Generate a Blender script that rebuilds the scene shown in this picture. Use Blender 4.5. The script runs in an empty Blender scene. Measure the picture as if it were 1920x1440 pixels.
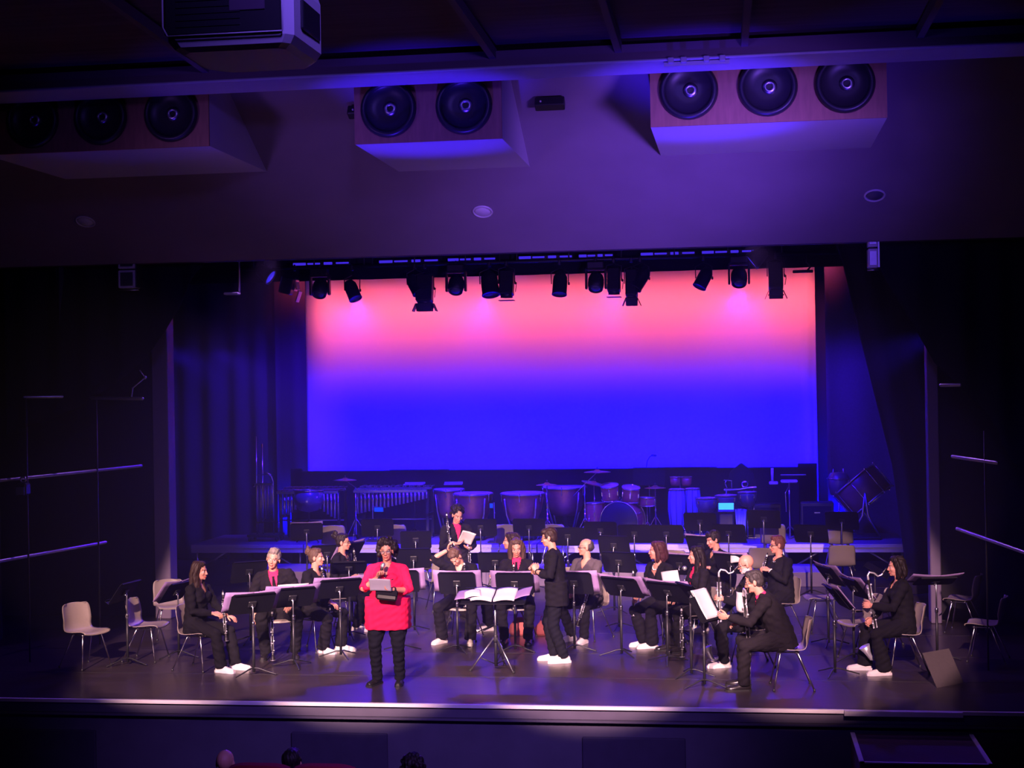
import bpy, bmesh, math, random
import numpy as np
from mathutils import Vector, Matrix, Quaternion
random.seed(11)
S = bpy.context.scene
C = S.collection
R = math.radians
V = Vector

# ------------------------------------------------------------------ camera
cd = bpy.data.cameras.new('camera')
cam = bpy.data.objects.new('camera', cd)
C.objects.link(cam)
cd.sensor_width = 36.0
cd.sensor_fit = 'HORIZONTAL'
cd.lens = 54.1
cd.clip_end = 200
PSI, ROLL, PITCH = R(8.5), 0.0167, 5 / 2885
fwd = V((-math.sin(PSI), math.cos(PSI), PITCH)).normalized()
r0 = V((math.cos(PSI), math.sin(PSI), 0))
u0 = r0.cross(fwd).normalized()
cr = (r0 * math.cos(ROLL) - u0 * math.sin(ROLL)).normalized()
cu = cr.cross(fwd).normalized()
cam.matrix_world = Matrix(((cr.x, cu.x, -fwd.x, 3.3), (cr.y, cu.y, -fwd.y, -16.53), (cr.z, cu.z, -fwd.z, 3.47), (0, 0, 0, 1)))
S.camera = cam

# ------------------------------------------------------------------ world, view
w = bpy.data.worlds.new('world')
S.world = w
w.use_nodes = True
bg = w.node_tree.nodes['Background']
bg.inputs[0].default_value = (0.06, 0.02, 0.55, 1)
bg.inputs[1].default_value = 0.002
S.view_settings.view_transform = 'Standard'
S.view_settings.look = 'None'
S.view_settings.gamma = 1.0
S.view_settings.use_curve_mapping = False
S.view_settings.exposure = 0.0
S.cycles.max_bounces = 4
S.cycles.diffuse_bounces = 2
S.cycles.glossy_bounces = 2
S.cycles.transmission_bounces = 2
S.cycles.volume_bounces = 0
S.cycles.use_denoising = True
S.cycles.caustics_reflective = False
S.cycles.caustics_refractive = False
S.cycles.sample_clamp_indirect = 4.0

# ------------------------------------------------------------------ stage lights
def light(name, kind, loc, target, power, color, **kw):
    ld = bpy.data.lights.new(name, kind)
    ld.energy = power
    ld.color = color
    for k, v in kw.items():
        setattr(ld, k, v)
    o = bpy.data.objects.new(name, ld)
    C.objects.link(o)
    o.location = loc
    d = V(target) - V(loc)
    o.rotation_euler = d.to_track_quat('-Z', 'Y').to_euler()
    return o

# lamps that wash the cyclorama: salmon from above, blue from the ground row
light('cyclorama_top_wash', 'AREA', (-0.4, 12.9, 6.3), (-0.4, 14.5, 4.95), 100, (1.0, 0.11, 0.17), shape='RECTANGLE', size=11.0, size_y=0.25, spread=R(46))
light('cyclorama_ground_wash', 'AREA', (-0.4, 13.3, 0.4), (-0.4, 14.5, 1.6), 1700, (0.0006, 0.0, 1.0), shape='RECTANGLE', size=11.0, size_y=0.2, spread=R(61))
# front of house profile lamps (behind and above the audience), shuttered to the stage edge
for x, t, tz, p, c in ((-4.0, -3.05, 1.1, 28000, (1.0, 0.58, 0.60)), (-1.6, -0.9, 0.92, 25000, (1.0, 0.60, 0.57)), (2.2, 1.5, 0.92, 25000, (1.0, 0.58, 0.58)), (5.0, 3.75, 1.1, 20000, (1.0, 0.56, 0.62))):
    k = light('front_profile_lamp', 'SPOT', (x, -13.0, 8.0), (t, 2.6, tz), p, c, spot_size=R(16.4), spot_blend=0.15, shadow_soft_size=0.1)
    k.data.use_square = True
# pale back light from the lighting bar: rims on hair and bright streaks on the floor
for x, t in ((3.9, 1.0), (-2.1, -0.6), (1.5, -2.2)):
    light('stage_bar_back_light', 'SPOT', (x, 9.6, 4.95), (t, 2.0, 0.3), 420, (1.0, 0.70, 0.88), spot_size=R(36), spot_blend=0.7, shadow_soft_size=0.1)
# blue and violet wash from the stage bars, seen as glow in the haze and sheen on the floor
for x in (-3.3, -1.1, 1.1, 3.3):
    light('stage_bar_blue_wash', 'SPOT', (x, 9.7, 5.0), (x * 0.8, 3.6, 0.0), 850, (0.07, 0.008, 1.0), spot_size=R(80), spot_blend=0.9, shadow_soft_size=0.1)
for x, t in ((-3.4, -4.6), (3.4, 5.6)):
    light('stage_bar_violet_wash', 'SPOT', (x, 5.2, 5.6), (t, 2.6, 0.0), 260, (0.45, 0.18, 1.0), spot_size=R(60), spot_blend=0.9, shadow_soft_size=0.08)
# added, unseen side beams for a blue veil in the haze, and down light on the percussion at the back of the stage
for x, y in ((-6.4, 8.4), (6.4, 8.4), (-6.2, 10.2), (6.2, 10.2)):
    light('added_veil_beam', 'SPOT', (x, y, 4.2), (-x * .3, y + 0.5, 0.5), 2000, (0.04, 0.004, 1.0), spot_size=R(50), spot_blend=1.0, shadow_soft_size=0.1)
for x in (-3.6, -1.2, 1.2, 3.6):
    light('upstage_blue_wash', 'SPOT', (x, 9.4, 5.0), (x, 11.5, 0.8), 4500, (0.015, 0.002, 1.0), spot_size=R(60), spot_blend=0.9, shadow_soft_size=0.1)
# added, unseen blue spots standing in for cyclorama spill on beam and bulkhead undersides
for x, t, ty, p, sz in ((-3.4, -3.6, -0.1, 140, 20), (0.0, -0.1, 0.0, 3900, 20), (3.0, 2.9, 0.0, 4600, 20), (-1.9, -2.0, -0.55, 420, 20), (1.6, 1.5, -0.55, 420, 20), (4.6, 5.0, -0.55, 300, 20)):
    light('added_blue_upfill', 'SPOT', (x, -2.6, -0.9), (t, ty, 6.4), p, (0.05, 0.014, 1.0), spot_size=R(sz), spot_blend=0.85, shadow_soft_size=0.08)
# added, unseen violet spots: soffit glow, bounce on the stage front wall, hall ambient
for x, t, p, c in ((-5.5, -0.4, 1100, (0.32, 0.13, 1.0)), (6.4, 1.8, 6500, (0.26, 0.10, 1.0)), (6.2, 3.4, 2600, (0.14, 0.05, 1.0))):
    light('added_soffit_fill', 'SPOT', (x, -7.0, 3.2), (t, 3.0, 6.1), p, c, spot_size=R(28), spot_blend=1.0, shadow_soft_size=0.7)
light('added_front_wall_fill', 'SPOT', (4.0, -11.0, 7.0), (-0.3, 0.0, -0.9), 3400, (0.30, 0.16, 1.0), spot_size=R(34), spot_blend=1.0, shadow_soft_size=0.3)
light('added_hall_fill', 'SPOT', (2.5, -12.0, 7.3), (0.3, 4.0, 3.0), 1200, (0.20, 0.10, 1.0), spot_size=R(58), spot_blend=1.0, shadow_soft_size=0.3)
# added blue spots that brighten the wing drapes
light('added_drape_fill', 'SPOT', (2.6, 10.6, 5.3), (6.0, 13.6, 2.4), 1700, (0.06, 0.01, 1.0), spot_size=R(46), spot_blend=1.0, shadow_soft_size=0.1)
light('added_drape_fill', 'SPOT', (-2.8, 10.6, 5.3), (-7.0, 13.8, 2.4), 2600, (0.06, 0.01, 1.0), spot_size=R(50), spot_blend=1.0, shadow_soft_size=0.1)

# ------------------------------------------------------------------ materials
def mat(name, col, rough=0.6, metal=0.0, var=0.0, scale=8.0, bump=0.0, spec=0.5, attr=False, coat=0.0, stretch=None, emit=None, sheen=0.0):
    m = bpy.data.materials.new(name)
    m.use_nodes = True
    nt = m.node_tree
    b = nt.nodes['Principled BSDF']
    b.inputs['Roughness'].default_value = rough
    b.inputs['Metallic'].default_value = metal
    b.inputs['Specular IOR Level'].default_value = spec
    b.inputs['Coat Weight'].default_value = coat
    b.inputs['Sheen Weight'].default_value = sheen
    c = (col[0], col[1], col[2], 1)
    b.inputs['Base Color'].default_value = c
    if emit:
        b.inputs['Emission Color'].default_value = (emit[0], emit[1], emit[2], 1)
        b.inputs['Emission Strength'].default_value = emit[3]
    if attr:
        a = nt.nodes.new('ShaderNodeAttribute')
        a.attribute_name = 'Col'
        nt.links.new(a.outputs['Color'], b.inputs['Base Color'])
    if var or bump:
        tc = nt.nodes.new('ShaderNodeTexCoord')
        mp = nt.nodes.new('ShaderNodeMapping')
        if stretch:
            mp.inputs['Scale'].default_value = stretch
        nz = nt.nodes.new('ShaderNodeTexNoise')
        nz.inputs['Scale'].default_value = scale
        nz.inputs['Detail'].default_value = 4
        nt.links.new(tc.outputs['Object'], mp.inputs[0])
        nt.links.new(mp.outputs[0], nz.inputs['Vector'])
        if var and not attr:
            mx = nt.nodes.new('ShaderNodeMix')
            mx.data_type = 'RGBA'
            lo = [max(0, v * (1 - var)) for v in col]
            hi = [min(1, v * (1 + var)) for v in col]
            mx.inputs[6].default_value = (*lo, 1)
            mx.inputs[7].default_value = (*hi, 1)
            nt.links.new(nz.outputs['Fac'], mx.inputs[0])
            nt.links.new(mx.outputs[2], b.inputs['Base Color'])
        if bump:
            bp = nt.nodes.new('ShaderNodeBump')
            bp.inputs['Strength'].default_value = bump
            bp.inputs['Distance'].default_value = 0.02
            nt.links.new(nz.outputs['Fac'], bp.inputs['Height'])
            nt.links.new(bp.outputs[0], b.inputs['Normal'])
    return m

M = {}
M['floor'] = mat('stage_vinyl', (0.036, 0.027, 0.030), 0.30, var=0.5, scale=3.0, bump=0.06, stretch=(0.4, 2.2, 1))
M['blackwall'] = mat('black_painted_wall', (0.012, 0.010, 0.016), 0.85, var=0.3)
M['darkwall'] = mat('dark_plaster', (0.075, 0.045, 0.075), 0.8, var=0.25, scale=3)
M['soffit'] = mat('soffit_plaster', (0.26, 0.2, 0.26), 0.8, var=0.15, scale=2)
M['pillar'] = mat('grey_pillar_paint', (0.17, 0.13, 0.20), 0.6, var=0.1)
M['beam'] = mat('pale_beam_paint', (0.45, 0.42, 0.5), 0.6, var=0.1)
M['ply'] = mat('plywood', (0.34, 0.17, 0.085), 0.6, var=0.35, scale=4, stretch=(6, 1, 1))
M['boxwhite'] = mat('white_bulkhead_paint', (0.55, 0.5, 0.58), 0.6)
M['drape'] = mat('black_velour', (0.010, 0.008, 0.018), 0.95, var=0.3, scale=30, spec=0.1)
M['drape_bluelit'] = mat('blue_lit_velour_tone', (0.022, 0.014, 0.045), 0.95, var=0.3, scale=30)  # black velour with the blue stage light put into its colour
M['drape_bluelit_bright'] = mat('bright_blue_lit_velour_tone', (0.07, 0.05, 0.13), 0.95, var=0.3, scale=30, spec=0.1)  # brighter copy of the velour, more blue light in the colour
M['cyc'] = mat('white_cyclorama_cloth', (0.82, 0.80, 0.80), 0.9)
M['white'] = mat('white_edge_paint', (0.80, 0.74, 0.72), 0.55, var=0.1)
M['fascia'] = mat('stage_front_paint', (0.10, 0.085, 0.12), 0.7, var=0.2, scale=4)
M['fasciadark'] = mat('stage_front_hatch_paint', (0.05, 0.04, 0.07), 0.7, var=0.2)
M['black'] = mat('black_metal', (0.015, 0.015, 0.018), 0.45, var=0.2)
M['blackplastic'] = mat('black_plastic', (0.02, 0.02, 0.022), 0.4)
M['rubber'] = mat('black_rubber', (0.015, 0.015, 0.015), 0.8)
M['chrome'] = mat('chrome', (0.75, 0.74, 0.76), 0.18, 1.0)
M['steel'] = mat('brushed_steel', (0.5, 0.5, 0.52), 0.35, 1.0, var=0.15, scale=20)
M['silver'] = mat('silver_keywork', (0.85, 0.84, 0.86), 0.32, 0.7)
M['ebony'] = mat('ebony_wood', (0.014, 0.012, 0.012), 0.3, var=0.3, scale=30)
M['shell'] = mat('beige_polypropylene', (0.27, 0.225, 0.19), 0.42, var=0.1, scale=60, bump=0.04)
M['desk'] = mat('black_stand_desk', (0.007, 0.007, 0.011), 0.6, var=0.2, spec=0.1)
M['paper'] = mat('sheet_paper', (0.64, 0.60, 0.58), 0.8, var=0.06, scale=5)
M['card'] = mat('grey_card', (0.34, 0.31, 0.36), 0.7)
M['folder'] = mat('lilac_folder_card', (0.27, 0.17, 0.36), 0.75, var=0.06, scale=6)
M['alu'] = mat('aluminium_platform_edge', (0.62, 0.58, 0.55), 0.4, 0.3, var=0.12, scale=10, stretch=(0.3, 1, 6))
M['deck'] = mat('platform_deck', (0.22, 0.17, 0.20), 0.6, var=0.25, scale=5)
M['copper'] = mat('hammered_copper', (0.55, 0.24, 0.15), 0.38, 0.75, var=0.2, scale=20, bump=0.1)
M['drumskin'] = mat('drum_skin', (0.75, 0.72, 0.7), 0.5)
M['lacquer'] = mat('amber_wood_lacquer', (0.50, 0.16, 0.07), 0.25, var=0.35, scale=6, stretch=(1, 1, 5), coat=0.5)
M['darkdrum'] = mat('dark_drum_lacquer', (0.10, 0.07, 0.12), 0.3, var=0.2, coat=0.4)
M['browndrum'] = mat('brown_drum_wood', (0.16, 0.07, 0.05), 0.4, var=0.3, scale=5)
M['brass'] = mat('cymbal_bronze', (0.75, 0.55, 0.32), 0.3, 1.0, var=0.12, scale=14)
M['rosewood'] = mat('rosewood_bars', (0.22, 0.09, 0.06), 0.4, var=0.3, scale=8)
M['tube'] = mat('resonator_tube', (0.55, 0.5, 0.45), 0.35, 0.9)
M['ivory'] = mat('white_housing', (0.70, 0.66, 0.68), 0.45)
M['lens'] = mat('lamp_lens_glass', (0.10, 0.10, 0.14), 0.12, coat=0.5)
M['bluelens'] = mat('lit_blue_lens', (0.05, 0.05, 0.3), 0.2, emit=(0.05, 0.03, 1.0, 0.7))
M['bluegap'] = mat('blue_gap_glow', (0.05, 0.05, 0.3), 0.3, emit=(0.07, 0.03, 1.0, 0.75))  # added glow for the blue seen between bar and border
M['cyanscreen'] = mat('lit_tablet_screen', (0.02, 0.05, 0.1), 0.2, emit=(0.05, 0.45, 1.0, 1.6))
M['bluescreen'] = mat('lit_blue_display', (0.0, 0.02, 0.1), 0.2, emit=(0.0, 0.06, 1.0, 0.9))
M['redseat'] = mat('red_seat_velvet', (0.30, 0.01, 0.03), 0.9, var=0.2, scale=30)
M['carpet'] = mat('dark_aisle_carpet', (0.09, 0.04, 0.07), 0.95, var=0.3, scale=40)
M['ceil'] = mat('dark_ceiling_boards', (0.13, 0.08, 0.13), 0.8, var=0.5, scale=3, stretch=(0.2, 5, 1))
M['rib'] = mat('ceiling_rib_paint', (0.16, 0.11, 0.17), 0.7)
M['skin'] = mat('skin', (0.6, 0.4, 0.3), 0.5, attr=True)
M['cloth_black'] = mat('black_cloth', (0.008, 0.007, 0.010), 0.9, var=0.35, scale=14, bump=0.3, spec=0.15)
M['cloth_suit'] = mat('dark_suit_wool', (0.011, 0.009, 0.012), 0.9, var=0.35, scale=12, bump=0.3, spec=0.15)
M['cloth_grey'] = mat('grey_knit', (0.07, 0.055, 0.065), 0.9, var=0.2, scale=25, bump=0.2)
M['cloth_red'] = mat('crimson_blouse', (0.80, 0.012, 0.075), 0.85, var=0.12, scale=9, bump=0.35, spec=0.15)
M['cloth_pink'] = mat('hot_pink_shirt', (0.85, 0.03, 0.13), 0.8, var=0.1, scale=10, spec=0.2)
M['denim'] = mat('dark_trousers', (0.008, 0.008, 0.013), 0.9, var=0.3, scale=18, bump=0.25, spec=0.15)
M['sneaker'] = mat('white_sneaker', (0.76, 0.68, 0.60), 0.6, var=0.06)
M['sole'] = mat('white_rubber_sole', (0.78, 0.72, 0.68), 0.6)
M['leather'] = mat('black_polished_leather', (0.015, 0.013, 0.014), 0.22, coat=0.4)
M['blacksole'] = mat('black_sole', (0.01, 0.01, 0.01), 0.7)
M['glasses'] = mat('spectacle_frame', (0.03, 0.02, 0.02), 0.3)
M['silverglasses'] = mat('silver_spectacle_frame', (0.6, 0.55, 0.55), 0.25, 1.0)
M['pearl'] = mat('pearl_necklace', (0.85, 0.8, 0.78), 0.3)
M['towel'] = mat('blue_towel', (0.25, 0.28, 0.62), 0.95, var=0.15, scale=30, bump=0.3)
M['redbag'] = mat('rust_red_bag', (0.42, 0.10, 0.09), 0.85, var=0.2, scale=10)
M['board'] = mat('grey_hardboard', (0.075, 0.06, 0.06), 0.8, var=0.2, scale=30)
M['mesh'] = mat('microphone_grille', (0.6, 0.6, 0.62), 0.4, 0.8, var=0.3, scale=200)
HAIR = {}
def hairmat(key, col):
    HAIR[key] = mat('hair_' + key, col, 0.55, var=0.55, scale=22, bump=0.5, stretch=(2.2, 2.2, 0.35), spec=0.25)
hairmat('dark', (0.013, 0.008, 0.007))
hairmat('brown', (0.03, 0.016, 0.011))
hairmat('light_brown', (0.085, 0.048, 0.032))
hairmat('auburn', (0.06, 0.02, 0.022))
hairmat('grey', (0.20, 0.165, 0.15))
hairmat('salt', (0.04, 0.034, 0.034))
hairmat('red', (0.12, 0.04, 0.032))

# ------------------------------------------------------------------ mesh builder
def ortho(d, ref=None):
    d = d.normalized()
    r = V(ref) if ref is not None else V((0, 0, 1))
    if abs(d.dot(r.normalized())) > 0.98:
        r = V((1, 0, 0)) if abs(d.x) < 0.9 else V((0, 1, 0))
    a = d.cross(r).normalized()
    b = a.cross(d).normalized()
    return a, b

class MB:
    def __init__(s):
        s.v, s.f, s.sm, s.mi = [], [], [], []
        s.cur = 0
    def face(s, idx, smooth):
        s.f.append(tuple(idx)); s.sm.append(smooth); s.mi.append(s.cur)
    def loft(s, rings, smooth=True, cap=True, closed=True):
        b = len(s.v); n = len(rings[0])
        for r in rings:
            s.v.extend(V(p) for p in r)
        for i in range(len(rings) - 1):
            for j in range(n if closed else n - 1):
                k = (j + 1) % n
                s.face((b + i * n + j, b + i * n + k, b + (i + 1) * n + k, b + (i + 1) * n + j), smooth)
        if cap and closed:
            s.face([b + j for j in range(n)][::-1], False)
            s.face([b + (len(rings) - 1) * n + j for j in range(n)], False)
        return s
    def tube(s, pts, rad, n=8, ref=None, round_=False, smooth=True):
        pts = [V(p) for p in pts]
        m = len(pts)
        if not isinstance(rad, (list, tuple)):
            rad = [rad] * m
        rad = [r if isinstance(r, (list, tuple)) else (r, r) for r in rad]
        if round_:
            d0 = (pts[0] - pts[1]).normalized(); d1 = (pts[-1] - pts[-2]).normalized()
            ra, rb = rad[0], rad[-1]
            pre = [(pts[0] + d0 * max(ra) * k, (ra[0] * q, ra[1] * q)) for k, q in ((0.95, 0.3), (0.75, 0.68), (0.4, 0.92))]
            post = [(pts[-1] + d1 * max(rb) * k, (rb[0] * q, rb[1] * q)) for k, q in ((0.4, 0.92), (0.75, 0.68), (0.95, 0.3))]
            pts = [p for p, _ in pre] + pts + [p for p, _ in post]
            rad = [q for _, q in pre] + rad + [q for _, q in post]
            m = len(pts)
        rings = []
        a = None
        for i in range(m):
            d = (pts[min(i + 1, m - 1)] - pts[max(i - 1, 0)])
            if d.length < 1e-9:
                d = V((0, 0, 1))
            d.normalize()
            if a is None:
                a, b = ortho(d, ref)
            else:
                a = (a - d * a.dot(d))
                if a.length < 1e-6:
                    a, b = ortho(d, ref)
                a.normalize()
                b = d.cross(a) * -1
                b = a.cross(d)
            rings.append([pts[i] + a * math.cos(t) * rad[i][0] + b * math.sin(t) * rad[i][1] for t in [2 * math.pi * k / n for k in range(n)]])
        return s.loft(rings, smooth)
    def ell(s, c, r, mtx=None, nu=12, nv=8):
        c = V(c)
        if not isinstance(r, (list, tuple)):
            r = (r, r, r)
        mtx = mtx or Matrix.Identity(3)
        rings = []
        for i in range(nv + 1):
            ph = -math.pi / 2 + math.pi * (0.03 + 0.94 * i / nv)
            rings.append([c + mtx @ V((r[0] * math.cos(ph) * math.cos(t), r[1] * math.cos(ph) * math.sin(t), r[2] * math.sin(ph))) for t in [2 * math.pi * k / nu for k in range(nu)]])
        return s.loft(rings, True)
    def box(s, c, size, mtx=None, bev=0.0):
        c = V(c); hx, hy, hz = size[0] / 2, size[1] / 2, size[2] / 2
        mtx = mtx or Matrix.Identity(3)
        b = min(bev, hx * .9, hy * .9, hz * .9)
        if b <= 0:
            P = [V((x, y, z)) for z in (-hz, hz) for x, y in ((-hx, -hy), (hx, -hy), (hx, hy), (-hx, hy))]
            k = len(s.v)
            s.v.extend(c + mtx @ p for p in P)
            for f in ((3, 2, 1, 0), (4, 5, 6, 7), (0, 1, 5, 4), (1, 2, 6, 5), (2, 3, 7, 6), (3, 0, 4, 7)):
                s.face([k + i for i in f], False)
        else:
            def ring(z, i):
                x, y = hx - i, hy - i
                q = b if i == 0 else b * 0.6
                return [c + mtx @ V(p) for p in ((-x + q, -y, z), (x - q, -y, z), (x, -y + q, z), (x, y - q, z), (x - q, y, z), (-x + q, y, z), (-x, y - q, z), (-x, -y + q, z))]
            s.loft([ring(-hz, b), ring(-hz + b, 0), ring(hz - b, 0), ring(hz, b)], False)
        return s
    def lathe(s, prof, n=20, o=(0, 0, 0), mtx=None, smooth=True, cap=True):
        o = V(o); mtx = mtx or Matrix.Identity(3)
        rings = [[o + mtx @ V((max(r, 1e-4) * math.cos(t), max(r, 1e-4) * math.sin(t), z)) for t in [2 * math.pi * k / n for k in range(n)]] for r, z in prof]
        return s.loft(rings, smooth, cap)
    def ring(s, c, rad, thick, mtx=None, n=24, m=6):
        c = V(c); mtx = mtx or Matrix.Identity(3)
        b = len(s.v)
        for i in range(n):
            t = 2 * math.pi * i / n
            for j in range(m):
                u = 2 * math.pi * j / m
                rr = rad + thick * math.cos(u)
                s.v.append(c + mtx @ V((rr * math.cos(t), rr * math.sin(t), thick * math.sin(u))))
        for i in range(n):
            for j in range(m):
                i2, j2 = (i + 1) % n, (j + 1) % m
                s.face((b + i * m + j, b + i2 * m + j, b + i2 * m + j2, b + i * m + j2), True)
        return s
    def sheet(s, fn, nu, nv, th=0.004, smooth=True):
        """closed thin sheet from fn(u,v); thickness along the local normal"""
        g = [[V(fn(i / nu, j / nv)) for j in range(nv + 1)] for i in range(nu + 1)]
        b = len(s.v)
        W = nv + 1
        N = []
        for i in range(nu + 1):
            for j in range(nv + 1):
                du = g[min(i + 1, nu)][j] - g[max(i - 1, 0)][j]
                dv = g[i][min(j + 1, nv)] - g[i][max(j - 1, 0)]
                nn = du.cross(dv)
                N.append(nn.normalized() if nn.length > 1e-12 else V((0, 0, 1)))
        flat = [g[i][j] for i in range(nu + 1) for j in range(nv + 1)]
        s.v.extend(p + q * th / 2 for p, q in zip(flat, N))
        s.v.extend(p - q * th / 2 for p, q in zip(flat, N))
        o2 = b + len(flat)
        ix = lambda i, j: i * W + j
        for i in range(nu):
            for j in range(nv):
                q = (ix(i, j), ix(i + 1, j), ix(i + 1, j + 1), ix(i, j + 1))
                s.face([b + k for k in q], smooth)
                s.face([o2 + k for k in q[::-1]], smooth)
        edge = [ix(i, 0) for i in range(nu + 1)] + [ix(nu, j) for j in range(1, nv + 1)] + [ix(i, nv) for i in range(nu - 1, -1, -1)] + [ix(0, j) for j in range(nv - 1, 0, -1)]
        for k in range(len(edge)):
            a, c = edge[k], edge[(k + 1) % len(edge)]
            s.face((b + c, b + a, o2 + a, o2 + c), False)
        return s
    def build(s, name, m, parent=None, loc=None, fix=True):
        me = bpy.data.meshes.new(name)
        me.from_pydata([tuple(p) for p in s.v], [], s.f)
        me.polygons.foreach_set('use_smooth', s.sm)
        ms = m if isinstance(m, (list, tuple)) else [m]
        for x in ms:
            me.materials.append(M[x] if isinstance(x, str) else x)
        if len(ms) > 1:
            me.polygons.foreach_set('material_index', s.mi)
        if fix:
            bm = bmesh.new(); bm.from_mesh(me)
            bmesh.ops.recalc_face_normals(bm, faces=bm.faces)
            bm.to_mesh(me); bm.free()
        me.update()
        o = bpy.data.objects.new(name, me)
        C.objects.link(o)
        if parent:
            o.parent = parent
        if loc is not None:
            o.location = loc
        return o

def tag(o, label, cat, group=None, kind=None):
    o['label'] = label; o['category'] = cat
    if group: o['group'] = group
    if kind: o['kind'] = kind
    return o
def thing(name, label, cat, loc=(0, 0, 0), rz=0.0, group=None):
    o = bpy.data.objects.new(name, None); C.objects.link(o)
    o.empty_display_size = 0.1
    o.location = loc; o.rotation_euler = (0, 0, R(rz))
    return tag(o, label, cat, group)
def struct(name, b, m):
    o = b.build(name, m); o['kind'] = 'structure'
    return o
def dup(root, loc=None, rz=None, label=None, group=None):
    kids = {}
    for o in KIDS(root):
        kids.setdefault(o.parent.name, []).append(o)
    def rec(o, parent):
        c = o.copy(); C.objects.link(c)
        if parent: c.parent = parent
        for k in kids.get(o.name, []):
            rec(k, c)
        return c
    c = rec(root, None)
    if loc is not None: c.location = loc
    if rz is not None: c.rotation_euler = (0, 0, R(rz))
    if label: c['label'] = label
    if group: c['group'] = group
    return c
def KIDS(root):
    out = []
    for k in root.children:
        out.append(k); out.extend(KIDS(k))
    return out
def rot(z=0, x=0, y=0):
    return (Matrix.Rotation(R(z), 3, 'Z') @ Matrix.Rotation(R(x), 3, 'X') @ Matrix.Rotation(R(y), 3, 'Y'))
def along(d, up=(0, 0, 1)):
    """3x3 whose Z is d"""
    d = V(d).normalized(); a, b = ortho(d, up)
    return Matrix((a, b, d)).transposed() if a.cross(b).dot(d) > 0 else Matrix((-a, b, d)).transposed()
# ------------------------------------------------------------------ the setting
b = MB(); b.box((0, 7.6, -0.06), (18, 15.2, 0.12)); floor = struct('floor', b, 'floor')
b = MB()
for y in (1.65, 3.3, 4.95, 6.6, 8.25, 9.9):
    b.box((0, y, 0.0005), (17.5, 0.012, 0.002))
struct('trim_1', b, 'black')
b = MB()
b.box((-4.9, -0.03, 0.0), (7.2, 0.05, 0.035)); b.box((1.5, -0.03, 0.0), (5.6, 0.05, 0.035)); b.box((4.9, -0.09, 0.0), (1.2, 0.09, 0.05)); b.box((7.0, -0.03, 0.0), (3.0, 0.05, 0.035))
struct('trim_2', b, 'white')
b = MB(); b.box((0, 0.06, -0.62), (18, 0.1, 1.0)); b.box((0, 0.0, -0.075), (18, 0.04, 0.11)); b.box((0, -0.02, -0.145), (18, 0.1, 0.02))
struct('wall_stage_front', b, 'fascia')
for x0, x1, z1, n in ((-1.71, -0.62, -0.32, 'door_1'), (1.53, 2.64, -0.32, 'door_2'), (-5.2, -4.0, -0.34, 'door_3')):
    b = MB(); b.box(((x0 + x1) / 2, -0.0, (z1 - 1.0) / 2), (x1 - x0, 0.05, z1 + 1.0), bev=0.01)
    struct(n, b, 'fasciadark')
b = MB(); b.box((0, -8, -1.06), (18, 16, 0.1)); struct('floor_auditorium', b, 'carpet')
b = MB(); b.box((0, -9.9, -.735), (18, 12.2, .53)); struct('floor_tier', b, 'carpet')
b = MB(); b.box((0, 15.3, 3.2), (18, 0.1, 8)); struct('wall_back', b, 'blackwall')
b = MB(); b.box((-9, 7.6, 3.2), (0.1, 15.4, 8)); b.box((-7.2, -7.0, 3.5), (0.12, 22, 10)); struct('wall_left', b, 'blackwall')
b = MB(); b.box((9, 7.6, 3.2), (0.1, 15.4, 8)); b.box((7.6, -7.0, 3.5), (0.12, 22, 10)); struct('wall_right', b, 'blackwall')
b = MB(); b.box((0, 9.6, 7.25), (18, 11.4, 0.1)); struct('ceiling_stage', b, 'blackwall')
# sloped soffit, header and front ceiling
b = MB()
n_ = V((0, 0.53, 1)).normalized()
P = [(-9, 3.86, 5.27), (9, 3.86, 5.27), (9, -0.45, 7.555), (-9, -0.45, 7.555)]
b.loft([[V(p) for p in P], [V(p) + n_ * 0.12 for p in P]], False)
struct('ceiling_soffit', b, 'soffit')
b = MB(); b.box((0, 3.98, 6.35), (18, 0.2, 2.16)); struct('wall_header', b, 'darkwall')
b = MB(); b.box((0, -0.545, 6.765), (17.8, 0.62, 0.03), bev=0.01); struct('trim_beam', b, 'beam')
b = MB(); b.box((0, -0.545, 6.86), (17.8, 0.58, 0.16)); struct('trim_beam_face', b, 'ceil')
b = MB()
P = [(-9, -0.1, 6.93), (9, -0.1, 6.93), (9, -16, 8.6), (-9, -16, 8.6)]
b.loft([[V(p) for p in P], [V(p) + V((0, 0, .12)) for p in P]], False)
ce = struct('ceiling', b, 'ceil')
for i, (x, dx) in enumerate(((-2.4, .25), (0.72, 0.19), (2.08, 0.06), (3.42, -0.08), (5.2, -.2))):
    b = MB(); y0, y1 = -0.75, -9
    s_ = (8.6 - 6.93) / 15.3
    p0, p1 = V((x + dx * .5, y0, 6.90)), V((x - dx * 2.2, y1, 6.90 + s_ * (y0 - y1)))
    b.loft([[p + V(q) for q in ((-.035, 0, -.05), (.035, 0, -.05), (.035, 0, .06), (-.035, 0, .06))] for p in (p0, p1)], False)
    struct('trim_%d' % (i + 3), b, 'rib')
# pillars at the arch
for nm, x in (('wall_arch_left', -5.53), ('wall_arch_right', 5.98)):
    b = MB(); b.box((x, 6.15, 3.0), (0.25 if x < 0 else 0.15, 0.3, 6.0), bev=0.012); struct(nm, b, 'pillar')
# panels beyond the pillars (dark side wings)
for nm, xs in (('wall_wing_left', -7.3), ('wall_wing_right', 7.55)):
    b = MB(); b.box((xs, 6.3, 3.0), (3.2, 0.1, 6.2)); struct(nm, b, 'blackwall')

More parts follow.
